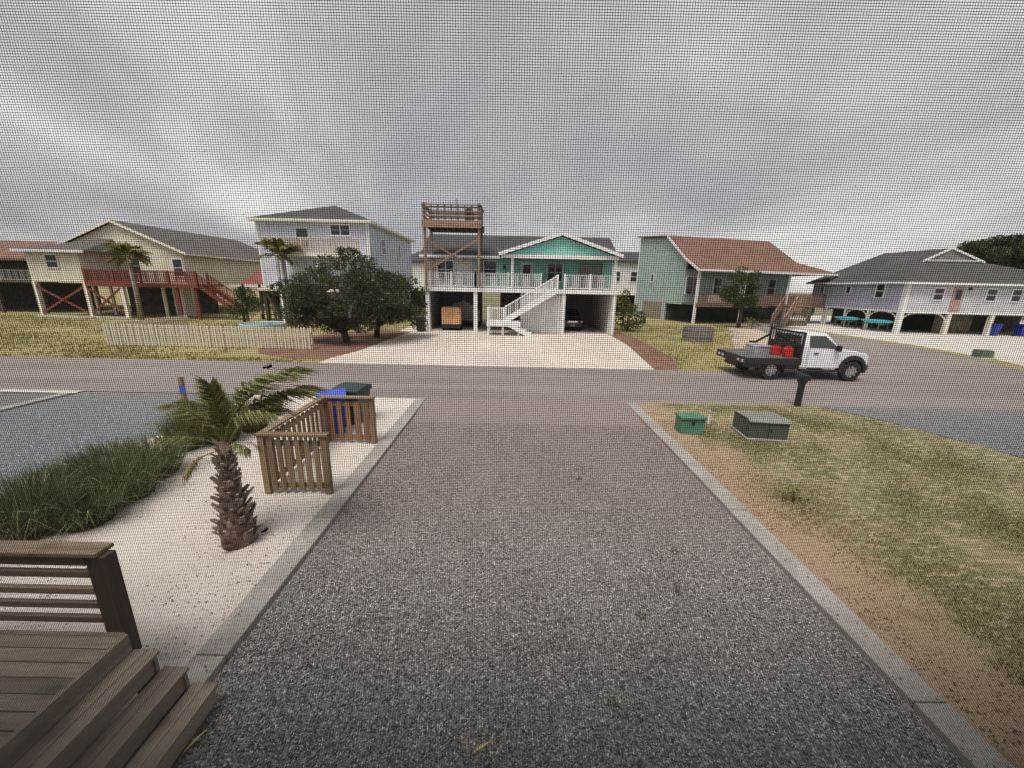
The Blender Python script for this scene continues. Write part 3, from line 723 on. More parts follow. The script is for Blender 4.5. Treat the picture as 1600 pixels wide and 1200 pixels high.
part('lower_deck', MB().box(0.5, 8.7, -1.8, 0, 2.7, 2.9), CREAMW, ph)
for xx in (0.6, 2.0): post(ph, xx, -1.0, 0, 2.7, 0.22, DECKUNDER, 'pile')
part('outdoor_stair', MB().beam((1.0, -1.2, 2.7), (2.0, -1.2, 0.1), 0.9, 0.12), DECKUNDER, ph)

# ------------------------------------------------------------------ cream house on the left with red deck
CREAM = siding('cream_siding', (0.68, 0.635, 0.51))
ROOFB = shingle('brown_grey_shingles', (0.08, 0.068, 0.062), (0.112, 0.098, 0.09))
ch = thing('cream_house', 'cream stilt house with brown grey roofs and red deck at far left', 'house', (-41.5, 34, 0))
part('wall', MB().box(0, 4.5, 0, 8, 3.0, 5.55), CREAM, ch)
part('wing_roof', MB().slab([(-0.5, -0.5, 5.6), (5.6, -0.5, 5.6), (4.6, 3.2, 6.85), (3.4, 3.2, 6.85)], 0.12).slab([(-0.5, 8.5, 5.6), (-0.5, -0.5, 5.6), (3.4, 3.2, 6.85), (3.4, 5, 6.85)], 0.12)
     .slab([(5.6, -0.5, 5.6), (5.6, 3.0, 5.62), (4.6, 3.2, 6.85)], 0.12), ROOFB, ch)
part('fascia', MB().box(-0.52, 5.62, -0.55, -0.5, 5.42, 5.6), WHITE, ch)
# main block: gable end towards the road
gx, g0, g1, gy = 5.0, -1.4, 11.2, 3.2
part('main_wall', MB().box(g0 + 0.5, g1 - 0.4, gy, gy + 16, 3.0, 5.9), CREAM, ch)
part('gable_wall', MB().prism([(g0 + 0.5, 5.9), (g1 - 0.4, 5.9), (gx, 8.36)], gy, gy + 0.2), CREAM, ch)
part('main_roof', MB().slab([(gx, gy - 0.3, 8.5), (gx, gy + 16.3, 8.5), (g0 - 0.1, gy + 16.3, 5.85), (g0 - 0.1, gy - 0.3, 5.85)], 0.12)
     .slab([(gx, gy - 0.3, 8.502), (g1 + 0.2, gy - 0.3, 5.75), (g1 + 0.2, gy + 16.3, 5.75), (gx, gy + 16.3, 8.502)], 0.12), ROOFB, ch)
part('rake_board', MB().beam((gx, gy - 0.36, 8.4), (g1 + 0.2, gy - 0.36, 5.66), 0.06, 0.2).beam((g0 - 0.1, gy - 0.36, 5.75), (gx, gy - 0.36, 8.4), 0.062, 0.2), CREAMW, ch)
part('eave_board', MB().box(g1 + 0.2, g1 + 0.26, gy - 0.3, gy + 16.3, 5.58, 5.74), CREAMW, ch)
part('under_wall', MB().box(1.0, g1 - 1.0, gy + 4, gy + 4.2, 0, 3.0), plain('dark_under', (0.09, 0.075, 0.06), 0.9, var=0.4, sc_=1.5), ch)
part('under_wall', MB().box(9.0, g1 - 0.5, gy + 0.4, gy + 0.6, 0, 3.0), CREAM, ch)
for xx in (0.1, 4.45, 7.6): post(ch, xx, 0.1, 0, 3.0, 0.24, CREAMW, 'pile')
for xx in (1.6, 3.2, 5.6, 9.2): post(ch, xx, 3.4, 0, 3.0, 0.2, CREAMW, 'pile')
part('slab_edge', MB().box(-0.2, 8.0, -0.25, 0.0, 0.0, 0.14), CONC2, ch)
for a, b in ((0.2, 4.3), (4.6, 7.5)):
    part('red_brace', MB().beam((a, 0.05, 2.6), (b, 0.05, 0.35), 0.05, 0.18), REDWOOD, ch)
    part('red_brace', MB().beam((a, -0.01, 0.35), (b, -0.01, 2.6), 0.05, 0.18), REDWOOD, ch)
part('red_deck', MB().box(4.6, 14.2, 0.0, 3.2, 2.86, 3.0), REDWOOD, ch)
part('deck_fascia', MB().box(4.6, 14.3, -0.08, 0.0, 2.7, 3.06), REDWOOD, ch)
rail(ch, (4.7, 0.02, 3.05), (14.2, 0.02, 3.05), 1.0, REDWOOD, 0.16, 0.06, 0.14, 5)
for xx in (12.3, 13.9): post(ch, xx, 0.15, 0, 2.9, 0.2, REDWOOD, 'deck_post')
for xx in (9.6, 11.2): post(ch, xx, 1.8, 0, 2.9, 0.2, CREAMW, 'pile')
flight(ch, (17.0, 0.5, 0.7), (14.2, 0.1, 2.95), (0, 1, 0), 1.2, 10, REDWOOD)
window(ch, 0.8, 1.3, (6.3, gy, 3.9), 0, 1, 2)
window(ch, 0.85, 1.5, (10.2, gy, 3.7), 0, 1, 2)
window(ch, 0.9, 1.0, (2.2, 0, 4.2), 0, 1, 2)
# dark red-brown roofed neighbour at the edge of the frame
bh = thing('brown_roof_house', 'dark stilt house with brown red roof at the left edge', 'house', (-62, 37, 0))
part('wall', MB().box(0, 17.6, 1.5, 11, 3.0, 4.9), plain('dark_wall', (0.07, 0.055, 0.05), 0.8, var=0.4), bh)
part('roof', MB().slab([(-0.5, -0.4, 5.0), (18.2, -0.4, 5.0), (17.0, 5.5, 7.0), (0, 5.5, 7.0)], 0.2).slab([(-0.5, 11.4, 5.0), (0, 5.5, 7.0), (17.0, 5.5, 7.0), (18.2, 11.4, 5.0)], 0.2), shingle('brown_red_shingles', (0.15, 0.08, 0.06), (0.20, 0.11, 0.08)), bh)
part('porch_floor', MB().box(0, 17.6, 0, 1.5, 2.8, 3.0), DECKUNDER, bh)
rail(bh, (0, 0.05, 3.0), (17.5, 0.05, 3.0), 0.95, plain('grey_rail', (0.3, 0.29, 0.28), 0.7), 0.16, 0.05, 0.12, 6)
for xx in (0.2, 4.5, 9, 13.2, 17.4): post(bh, xx, 0.1, 0, 5.0, 0.2, DECKUNDER, 'pile')
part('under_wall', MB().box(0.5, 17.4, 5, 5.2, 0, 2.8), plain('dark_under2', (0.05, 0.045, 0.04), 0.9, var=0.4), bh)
# red roofed gazebo between the cream and the lavender house
gz_ = thing('red_gazebo', 'small red roofed gazebo beside the lavender house', 'gazebo', (-22.0, 35.0, 0))
part('roof', MB().add([(-1.5, -1.3, 3.15), (1.4, -1.3, 3.15), (1.4, 1.3, 3.15), (-1.5, 1.3, 3.15), (-0.6, 0, 4.3), (0.9, 0, 4.3)], [(0, 1, 5, 4), (1, 2, 5), (2, 3, 4, 5), (3, 0, 4), (3, 2, 1, 0)]), REDWOOD, gz_)
for sx in (-1.3, 1.2):
    for sy in (-1.1, 1.1): post(gz_, sx, sy, 0, 3.15, 0.14, DECKUNDER)
part('bench', MB().box(-1.2, 1.1, 0.6, 1.0, 0.4, 0.5).box(-1.2, -1.1, 0.62, 0.98, 0, 0.4).box(1.0, 1.1, 0.62, 0.98, 0, 0.4), REDWOOD, gz_)

# ------------------------------------------------------------------ red roofed sage house (turned a little)
SAGE = siding('sage_siding', (0.34, 0.43, 0.41))
ROOFR = shingle('red_shingles', (0.135, 0.068, 0.048), (0.19, 0.099, 0.072))
sh = thing('red_roof_house', 'sage green house with big rust red flared roof and porch', 'house', (18.5, 40, 0), R(14))
prof = [(2.2, 2.1), (2.2, 6.45), (5.5, 8.98), (11.4, 9.55), (11.4, 0.0), (5.0, 0.0), (5.0, 2.1)]
part('wall', MB().prism(prof, 0.0, 0.22, 'x'), SAGE, sh)
part('front_wall', MB().box(0.22, 13.6, 2.2, 2.4, 2.1, 5.5), SAGE, sh)
part('end_wall', MB().prism([(2.2, 2.1), (2.2, 6.45), (5.5, 8.98), (11.4, 9.55), (11.4, 0.0), (5.0, 0.0), (5.0, 2.1)], 13.4, 13.62, 'x'), SAGE, sh)
part('back_wall', MB().box(0.22, 13.4, 11.2, 11.4, 0, 9.5), SAGE, sh)
part('roof', MB().slab([(-0.3, 1.9, 6.62), (14.0, 1.9, 6.62), (13.4, 5.5, 9.2), (-0.3, 5.5, 9.2)], 0.16)
     .slab([(-0.3, 5.5, 9.202), (13.4, 5.5, 9.202), (13.4, 11.7, 9.78), (-0.3, 11.7, 9.78)], 0.16), ROOFR, sh)
part('porch_roof', MB().slab([(-0.3, -0.35, 5.42), (17.4, -0.35, 5.42), (14.0, 1.9, 6.618), (-0.3, 1.9, 6.618)], 0.15)
     .slab([(17.4, -0.35, 5.421), (17.4, 9, 5.42), (14.0, 9, 6.6), (14.0, 1.9, 6.617)], 0.15), ROOFR, sh)
part('rake_board', MB().beam((-0.34, 5.5, 9.1), (-0.34, 1.9, 6.5), 0.06, 0.22).beam((-0.34, 1.9, 6.52), (-0.34, -0.35, 5.3), 0.062, 0.22), WHITE, sh)
part('fascia', MB().box(-0.3, 17.4, -0.42, -0.36, 5.24, 5.44), WHITE, sh)
part('corner_board', MB().box(-0.03, 0.22, 11.3, 11.44, 0, 9.5), WHITE, sh)
part('porch_floor', MB().box(0, 17.2, 0, 2.2, 1.9, 2.1), DECKUNDER, sh)
part('deck_fascia', MB().box(0, 17.2, -0.06, 0, 1.75, 2.12), BROWNX, sh)
for xx in (0.06, 5.7, 11.4, 17.1): post(sh, xx, 0.08, 0, 5.26, 0.2, WHITE, 'porch_post')
rail(sh, (0.1, 0.1, 2.1), (17.1, 0.1, 2.1), 1.0, BROWNX, 0.16, 0.05, 0.1, 4)
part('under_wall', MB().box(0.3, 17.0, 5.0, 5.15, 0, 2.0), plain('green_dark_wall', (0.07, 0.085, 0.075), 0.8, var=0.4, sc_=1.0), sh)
part('garage_floor_beam', MB().box(0.0, 0.2, 2.2, 5.0, 1.9, 2.1), SAGE, sh)
window(sh, 1.7, 1.7, (1.15, 2.2, 3.0), 0, 2, 2)
window(sh, 1.7, 1.7, (8.2, 2.2, 3.0), 0, 2, 2)
window(sh, 0.9, 1.8, (11.4, 2.2, 2.9), 0, 1, 2)
window(sh, 0.9, 1.8, (4.2, 2.2, 2.9), 0, 1, 2)
window(sh, 0.5, 0.8, (0.0, 8.0, 4.3), R(-90), 1, 1)
part('porch_board', MB().box(1.9, 4.6, 0.6, 0.7, 2.2, 3.0), CREAMW, sh)
part('garage_door', MB().box(-0.03, 0.0, 5.6, 9.4, 0.1, 2.0), plain('garage_tan', (0.25, 0.2, 0.17), 0.7), sh)
flight(sh, (6.6, -3.0, 0.05), (9.4, -1.6, 2.05), (0.45, -0.89, 0), 1.1, 11, BROWNX)
part('stair_landing', MB().box(9.0, 12.0, -2.4, -0.08, 1.95, 2.08), BROWNX, sh)
for xx, yy in ((9.1, -2.3), (11.9, -2.3)): post(sh, xx, yy, 0, 3.1, 0.14, BROWNX, 'stair_post')
# lattice under the landing: slats crossing
for i in range(9):
    part('slat', MB().beam((9.2 + i * 0.3, -2.38, 0.05), (9.45 + i * 0.3, -2.38, 1.95), 0.03, 0.1), BROWNW, sh)
    part('slat', MB().beam((9.4 + i * 0.3, -2.34, 0.05), (9.15 + i * 0.3, -2.34, 1.95), 0.03, 0.1), BROWNW, sh)
rail(sh, (9.1, -2.34, 2.08), (11.9, -2.34, 2.08), 0.95, BROWNX, 0.15, 0.05, 0.1, 2)

# ------------------------------------------------------------------ grey roofed house on the right
GWHITE = siding('off_white_siding', (0.58, 0.58, 0.61))
GSHADE = siding('shaded_off_white_siding', (0.42, 0.43, 0.53))  # same siding as the front; lavender shade is put into its colour
ROOFD = shingle('dark_grey_shingles', (0.05, 0.048, 0.047), (0.075, 0.072, 0.07))
gh = thing('grey_roof_house', 'long white stilt house with lavender-shaded side and dark grey hip roof', 'house', (34.6, 35, 0), R(-2))
part('front_wall', MB().box(0.05, 16, 0, 0.2, 1.98, 4.5), GWHITE, gh)
part('side_wall', MB().box(0, 0.2, 0.2, 11.5, 1.98, 4.5), GSHADE, gh)
part('back_wall', MB().box(0, 16, 11.3, 11.5, 1.98, 4.5), GWHITE, gh)
part('corner_board', MB().box(-0.06, 0.28, -0.05, 0.3, 0.0, 4.42), WHITE, gh)
part('floor', MB().box(0.2, 16, 0.2, 11.3, 1.7, 1.96), DECKUNDER, gh)
part('sill_board', MB().box(-0.04, 16, -0.04, 0.0, 1.84, 2.0).box(-0.04, 0.0, 0, 11.5, 1.84, 2.0), WHITE, gh)
er, ov = 4.52, 0.5
part('roof', MB().slab([(-ov, -ov, er), (16 + ov, -ov, er), (8.3, 2.6, 6.45), (3.2, 2.6, 6.45)], 0.12)
     .slab([(-ov, 12, er), (-ov, -ov, er), (3.2, 2.6, 6.45), (5.3, 2.6, 7.62), (4.6, 8.6, 7.62)], 0.12)
     .slab([(16 + ov, -ov, er), (16 + ov, 12, er), (6.0, 8.6, 7.62), (5.3, 2.6, 7.62), (8.3, 2.6, 6.45)], 0.12)
     .slab([(16 + ov, 12, er), (-ov, 12, er), (4.6, 8.6, 7.62), (6.0, 8.6, 7.62)], 0.12), ROOFD, gh)
part('gable_wall', MB().prism([(3.3, 6.42), (8.0, 6.42), (5.3, 7.5)], 2.55, 2.7), plain('gable_grey', (0.22, 0.21, 0.205), 0.8), gh)
part('rake_board', MB().beam((3.0, 2.45, 6.42), (5.3, 2.45, 7.62), 0.06, 0.17).beam((5.3, 2.45, 7.62), (8.5, 2.45, 6.42), 0.062, 0.17), WHITE, gh)
part('gable_trim', MB().box(3.4, 8.0, 2.42, 2.5, 6.44, 6.56), WHITE, gh)
part('fascia', MB().box(-ov - 0.05, 16.5, -ov - 0.06, -ov, er - 0.2, er - 0.01).box(-ov - 0.06, -ov, -ov, 12, er - 0.2, er - 0.01), WHITE, gh)
for xx in (2.75, 7.2, 9.3): window(gh, 0.75, 0.95, (xx, 0, 3.05), 0, 1, 2)
dd = part('door', MB().box(4.0, 4.85, -0.05, 0.0, 2.02, 4.15), plain('red_door', (0.42, 0.27, 0.25), 0.5), gh)
part('door_pane', MB().box(4.2, 4.65, -0.07, -0.052, 3.1, 3.9), GLASS, dd)
part('wall_lamp', MB().box(5.2, 5.35, -0.15, 0.0, 3.9, 4.1), DARK, gh)
for yy, w_, h_ in ((2.6, 0.8, 1.2), (6.3, 0.5, 0.6), (10.0, 0.5, 0.6)): window(gh, w_, h_, (0.0, yy, 3.1 if h_ > 1 else 3.45), R(-90), 1, 2 if h_ > 1 else 1)
for xx in (4.3, 8.0, 11.8): post(gh, xx, 0.15, 0, 1.84, 0.3, CREAMW, 'pile')
for yy in (3.4, 6.2, 8.8, 11.3): post(gh, 0.1, yy, 0, 1.84, 0.22, CREAMW, 'pile')
def arch(parent, p, q, rise, mat):
    m = MB(); n_ = 7; p, q = Vector(p), Vector(q)
    for i in range(n_):
        a0, a1 = math.pi / 2 * i / n_, math.pi / 2 * (i + 1) / n_
        f_ = lambda a: p + (q - p) * (1 - math.cos(a)) + Vector((0, 0, rise * math.sin(a)))
        m.beam(f_(a0), f_(a1), 0.07, 0.1)
    return part('arch_brace', m, mat, parent)
for a, b in (((0.3, 0.15), (1.4, 0.15)), ((4.15, 0.15), (3.0, 0.15)), ((0.1, 0.35), (0.1, 1.4)), ((0.1, 3.3), (0.1, 2.3)), ((0.1, 6.1), (0.1, 5.1)), ((0.1, 3.5), (0.1, 4.5))):
    arch(gh, (*a, 1.0), (*b, 1.0), 0.82, CREAMW)
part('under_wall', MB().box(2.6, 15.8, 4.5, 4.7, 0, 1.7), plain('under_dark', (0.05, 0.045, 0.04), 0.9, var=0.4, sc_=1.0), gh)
part('under_wall', MB().box(2.6, 2.8, 4.7, 11.2, 0, 1.7), plain('under_dark3', (0.075, 0.06, 0.05), 0.9, var=0.4, sc_=1.0), gh)  # dark wall added so the space beneath the house reads dark
part('lattice_panel', MB().box(4.5, 7.9, 1.4, 1.46, 0, 1.7), plain('brown_screen', (0.13, 0.11, 0.085), 0.9, var=0.4, sc_=3.0), gh)
# kayaks, ring float, bins under and beside it
TURQ = plain('turquoise_plastic', (0.07, 0.42, 0.50), 0.4, var=0.15)
def kayak(label, loc, rz):
    t = thing('kayak', label, 'kayak', loc, rz, 'kayaks under the grey roofed house')
    S = []
    for y, w, z0, z1 in ((-1.5, 0.03, 0.22, 0.3), (-1.1, 0.22, 0.08, 0.34), (-0.4, 0.36, 0.0, 0.36), (0.4, 0.36, 0.0, 0.36), (1.1, 0.22, 0.08, 0.34), (1.5, 0.03, 0.22, 0.3)):
        S.append((y, ring(w, z0, z1, min(0.06, w * 0.4))))
    part('hull', loft(S), TURQ, t)
    part('cockpit', MB().tube([(0, 0, 0.36), (0, 0, 0.39)], 0.24, 14), BLACKP, t, scale=(1, 1.7, 1))
    return t
kayak('turquoise kayak on the rack nearer the white corner post', (34.5, 37.0, 0.72), R(8))
kayak('turquoise kayak on the rack farther from the white corner post', (34.4, 40.3, 0.72), R(2))
for i, (yy, lab) in enumerate(((36.2, 'dark timber trestle under the near end of the nearer kayak'), (37.8, 'dark timber trestle under the far end of the nearer kayak'), (39.5, 'dark timber trestle under the near end of the farther kayak'), (41.1, 'dark timber trestle under the far end of the farther kayak'))):
    t = thing('kayak_rack', lab, 'rack', (34.5 - 0.03 * i, yy, 0), 0, 'trestles under the kayaks')
    part('bar', MB().box(-0.5, 0.5, -0.05, 0.05, 0.6, 0.72), DECKUNDER, t)
    for sx in (-0.42, 0.42): part('leg', MB().box(sx - 0.05, sx + 0.05, -0.04, 0.04, 0, 0.6), DECKUNDER, t)
t = thing('ring_float', 'round turquoise ring float leaning by the far end of the lavender-shaded side wall', 'float', (34.9, 46.4, 0.0))
m = MB(); n_ = 20
pts = [(0.55 * math.cos(a), 0.0, 1.25 + 0.55 * math.sin(a)) for a in [2 * math.pi * i / n_ for i in range(n_ + 1)]]
part('ring', m.tube(pts, 0.2, 10, False), TURQ, t)
part('stand', MB().box(-0.35, -0.27, 0.0, 0.1, 0, 1.0).box(0.27, 0.35, 0.0, 0.1, 0, 1.0).box(-0.35, 0.35, -0.12, 0.2, 0.52, 0.56), DECKUNDER, t)
wheelie_bin('blue wheeled bin standing under the white wall left of its twin', (43.0, 34.75, 0), R(10), BLUEP, BLUEP)
wheelie_bin('blue wheeled bin under the white wall at the right edge', (45.3, 34.6, 0), R(-6), BLUEP, BLUEP)
ub = thing('verge_box', 'small green utility box on the grass verge by the white concrete', 'utility box', (26.6, 21.6, 0))
part('cabinet', MB().prism([(-0.35, 0.1), (0.35, 0.1), (0.35, 0.42), (0.25, 0.52), (-0.35, 0.52)], -0.25, 0.25), plain('dull_green', (0.10, 0.15, 0.10), 0.6), ub, bev=0.02)
part('pad', MB().box(-0.45, 0.45, -0.35, 0.35, 0, 0.1), CONC2, ub)

# ------------------------------------------------------------------ houses glimpsed behind
def back_house(name, label, loc, w, d, h, rise, wall, roof, rz=0.0, nwin=3, z0=2.6):
    t = thing(name, label, 'house', loc, rz)
    part('wall', MB().box(0, w, 0, d, z0, h), wall, t)
    part('roof', MB().slab([(-0.4, -0.4, h), (w + 0.4, -0.4, h), (w * 0.72, d / 2, h + rise), (w * 0.28, d / 2, h + rise)], 0.12)
         .slab([(w + 0.4, -0.4, h), (w + 0.4, d + 0.4, h), (w * 0.72, d / 2, h + rise)], 0.12)
         .slab([(w + 0.4, d + 0.4, h), (-0.4, d + 0.4, h), (w * 0.28, d / 2, h + rise), (w * 0.72, d / 2, h + rise)], 0.12)
         .slab([(-0.4, d + 0.4, h), (-0.4, -0.4, h), (w * 0.28, d / 2, h + rise)], 0.12), roof, t)
    for i in range(nwin): window(t, 0.9, 1.3, (w * (i + 0.5) / nwin, 0, (z0 + h) / 2 - 0.5), 0, 1, 2)
    for i in range(4): post(t, 0.2 + (w - 0.4) * i / 3, 0.2, 0, z0, 0.25, DECKUNDER, 'pile')
    part('deck', MB().box(0, w, -1.6, 0, z0 - 0.15, z0), CREAMW, t)
    rail(t, (0, -1.55, z0), (w, -1.55, z0), 0.95, WHITE, 0.18, 0.06, 0.12, 3)
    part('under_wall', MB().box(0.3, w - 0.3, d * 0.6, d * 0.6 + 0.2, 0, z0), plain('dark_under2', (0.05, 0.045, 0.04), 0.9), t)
    return t
back_house('white_house', 'white house glimpsed between the teal and the red roofed house', (13.6, 58, 0), 7.5, 8, 7.2, 1.6, PALEW, ROOFG)
back_house('grey_house', 'grey roofed house glimpsed between the cream and the lavender house', (-42, 60, 0), 10, 9, 7.0, 1.9, GWHITE, ROOFB)
back_house('pale_house', 'pale house glimpsed behind the gap beside the wooden tower', (-17.0, 58, 0), 9.5, 9, 6.6, 1.8, PALEW, ROOFG)
back_house('tan_house', 'distant pale house partly hidden by the tree at the right edge', (72, 62, 0), 12, 10, 9.8, 1.9, GWHITE, ROOFB)

# ------------------------------------------------------------------ white picket fence across the road
pf = thing('picket_fence', 'low pale picket fence along the dry grass left of the pines', 'fence', (-21.4, 20.0, 0))
PICK = plain('picket_paint', (0.56, 0.50, 0.40), 0.7, var=0.12)
me = MB().prism([(-0.065, 0.04), (0.065, 0.04), (0.065, 1.1), (0.0, 1.18), (-0.065, 1.1)], -0.012, 0.012).mesh('picket')
me.materials.append(PICK)
for i in range(60):
    place('picket', me, None, pf, (0.09 + i * 0.18, random.uniform(-0.006, 0.006), random.uniform(-0.02, 0.02)), rot=(random.uniform(-0.015, 0.015), random.uniform(-0.02, 0.02), 0))
for i in range(30):
    place('picket', me, None, pf, (0.0, 0.12 + i * 0.18, random.uniform(-0.02, 0.02)), R(90))
for z in (0.28, 0.88):
    part('fence_rail', MB().box(-0.01, 10.85, 0.03, 0.08, z, z + 0.09), PICK, pf)
    part('fence_rail', MB().box(0.03, 0.08, 0.09, 5.5, z, z + 0.09), PICK, pf)
for xx in (0.0, 2.7, 5.4, 8.1, 10.8): part('fence_post', MB().box(xx - 0.05, xx + 0.05, 0.081, 0.18, 0, 1.12), PICK, pf)
pl = thing('swimming_pool', 'pale turquoise raised swimming pool behind the picket fence', 'pool', (-18.6, 28.6, -0.40))
part('pool_wall', MB().tube([(0, 0, 0), (0, 0, 0.75)], 1.5, 28), plain('pool_wall', (0.40, 0.50, 0.50), 0.5), pl)
part('water', MB().tube([(0, 0, 0.752), (0, 0, 0.76)], 1.4, 28), plain('pool_water', (0.20, 0.36, 0.36), 0.08), pl)
part('pool_rim', MB().tube([(1.47 * math.cos(2 * math.pi * i / 28), 1.47 * math.sin(2 * math.pi * i / 28), 0.79) for i in range(29)], 0.05, 6, False), plain('pool_wall', (0.40, 0.50, 0.50), 0.5), pl)

# ------------------------------------------------------------------ trees and plants
BARK = plain('bark', (0.07, 0.05, 0.038), 0.95, var=0.4, sc_=6, bmp=0.6)
PINE = leafmat('dark_pine_leaf', (0.028, 0.038, 0.016), (0.105, 0.12, 0.05), (0.22, 0.225, 0.11), 0.6, 0.3)
OAK = leafmat('mid_green_leaf', (0.03, 0.045, 0.013), (0.085, 0.105, 0.035), (0.15, 0.16, 0.06), 0.6, 0.3)
YEL = leafmat('yellow_leaf', (0.08, 0.09, 0.02), (0.22, 0.22, 0.05), (0.38, 0.34, 0.10))
def clump_tree(name, label, cat, loc, trunk, limbs, clumps, per, ln, wd, mat, group=None):
    """clumps: (x,y,z,r) balls of leaf tufts; trunk/limbs: lists of (points, radii)"""
    t = thing(name, label, cat, loc, 0, group)
    m = MB(); m.tube(*trunk, 9)
    part('trunk', m, BARK, t, smooth=True)
    if limbs:
        m = MB()
        for p_ in limbs: m.tube(*p_, 6)
        part('limbs', m, BARK, t, smooth=True)
    V = []
    for (x, y, z, r) in clumps:
        n = max(20, int(per * (r / 0.8) ** 2))
        d = unit(rng.normal(size=(n, 3))); rad = r * rng.uniform(0.25, 1.0, (n, 1)) ** 0.5
        c = np.array([[x, y, z]]) + d * rad * np.array([[1.1, 1.1, 0.72]])
        dd_ = d * 0.9 + rng.normal(0, 0.5, (n, 3)) + np.array([[0, 0, 0.35]])
        V.append(leaf_quads(c, dd_, rng.uniform(0.6, 1.3, n) * ln, rng.uniform(0.7, 1.3, n) * wd))
    place('crown', npmesh('crown', np.concatenate(V), 4, mat), None, t)
    return t
def crown(cx_, cy_, cz_, rx, ry, rz2, n, r0_, r1_, flat=0.0):
    out = []
    for i in range(n):
        d = rng.normal(size=3); d /= np.linalg.norm(d)
        q = rng.uniform(0.55, 1.0) ** 0.6
        out.append((cx_ + d[0] * rx * q, cy_ + d[1] * ry * q, max(cz_ + d[2] * rz2 * q, flat), rng.uniform(r0_, r1_)))
    return out
cl = crown(0.0, 0.0, 2.7, 3.1, 2.2, 2.0, 88, 0.38, 0.85, 0.95) + [(0.6, 0, 4.9, 0.7), (0.2, 0.3, 5.1, 0.5), (-3.8, 0, 3.0, 0.5), (-3.2, -0.4, 1.7, 0.6), (1.4, 0, 4.6, 0.6), (-1.8, -0.6, 1.2, 0.7), (-2.8, 0, 1.1, 0.6), (1.0, -0.8, 1.25, 0.6), (-0.8, 0, 4.6, 0.6)]
clump_tree('pine_tree', 'broad dark evergreen on the mulch nearest the picket fence', 'tree', (-9.9, 22.8, 0),
           ([(0, 0, 0), (-0.15, 0, 0.8), (0.1, 0, 1.9), (0.0, 0.1, 3.6)], [0.22, 0.17, 0.13, 0.05]),
           [([(-0.1, 0, 0.5), (-1.5, -0.3, 1.4), (-3.0, -0.4, 2.0)], [0.11, 0.07, 0.03]), ([(0, 0, 1.0), (1.2, 0.5, 2.2), (2.4, 0.6, 3.0)], [0.10, 0.07, 0.03]), ([(0, 0, 1.8), (-0.8, 0.6, 3.2), (-1.2, 1.0, 4.2)], [0.08, 0.05, 0.02]), ([(0, 0, 0.7), (0.9, -0.6, 1.5), (1.9, -0.9, 2.0)], [0.09, 0.06, 0.03])], cl, 400, 0.22, 0.07, PINE)
cl = crown(1.0, 0.0, 2.4, 2.1, 1.7, 1.4, 48, 0.36, 0.75, 0.75) + [(3.0, 0.2, 3.0, 0.5), (2.9, 0, 1.7, 0.5), (2.4, 0, 3.6, 0.5), (-0.6, 0, 3.6, 0.6), (2.9, -0.3, 1.0, 0.55), (0.2, -0.4, 1.0, 0.55)]
clump_tree('pine_tree', 'dark evergreen leaning towards the teal house right of the broader one', 'tree', (-9.0, 25.3, 0),
           ([(0, 0, 0), (0.1, 0, 0.7), (0.5, 0, 1.6), (0.9, 0, 3.0)], [0.2, 0.17, 0.12, 0.04]),
           [([(0.2, 0, 0.8), (1.4, 0.2, 1.7), (2.6, 0.2, 2.2)], [0.09, 0.06, 0.03])], cl, 400, 0.22, 0.07, PINE)
clump_tree('garden_tree', 'slim green tree in front of the red roofed house', 'tree', (21.6, 37.2, 0),
           ([(0, 0, 0), (0.05, 0, 1.2), (-0.1, 0, 2.6), (0, 0, 4.2)], [0.2, 0.16, 0.11, 0.04]), [([(0, 0, 1.6), (0.9, 0, 2.0), (1.5, 0, 1.9)], [0.07, 0.05, 0.03])],
           crown(-0.2, 0, 3.6, 1.55, 1.2, 1.7, 34, 0.35, 0.75) + [(-0.6, 0, 5.3, 0.5), (0.9, 0, 5.0, 0.45), (-1.7, 0, 3.0, 0.5), (1.3, 0, 1.9, 0.5), (0.8, -0.2, 2.3, 0.5), (1.9, 0, 1.6, 0.4), (-0.2, 0, 2.2, 0.5)], 220, 0.24, 0.10, OAK)
clump_tree('yellow_bush', 'yellow green bush at the foot of the slim tree', 'bush', (22.3, 36.2, 0), ([(0, 0, 0), (0, 0, 0.6)], [0.06, 0.03]), None,
           [(0, 0, 0.6, 0.5), (0.4, 0, 0.5, 0.4), (-0.3, 0.1, 0.8, 0.4)], 260, 0.18, 0.07, YEL)
clump_tree('round_bush', 'dark green bush left of the lavender house', 'bush', (-21.0, 30.2, 0), ([(0, 0, 0), (0, 0, 1.4)], [0.12, 0.06]), None,
           crown(0, 0, 1.7, 1.0, 0.8, 1.1, 16, 0.4, 0.65, 0.5), 260, 0.2, 0.08, OAK)
clump_tree('hedge_bush', 'green bushes right of the teal house carport', 'bush', (9.6, 32.5, 0), ([(0, 0, 0), (0, 0, 1.2)], [0.1, 0.05]), None,
           crown(0, 0, 1.1, 1.1, 1.4, 0.9, 16, 0.4, 0.7, 0.4), 220, 0.2, 0.08, OAK)
clump_tree('small_bush', 'yellowish bush on the grass beyond the teal house', 'bush', (10.6, 37.5, 0), ([(0, 0, 0), (0, 0, 1.6)], [0.1, 0.05]), None,
           crown(0, 0, 2.2, 0.9, 0.8, 1.0, 12, 0.4, 0.6, 0.5), 200, 0.2, 0.08, YEL)
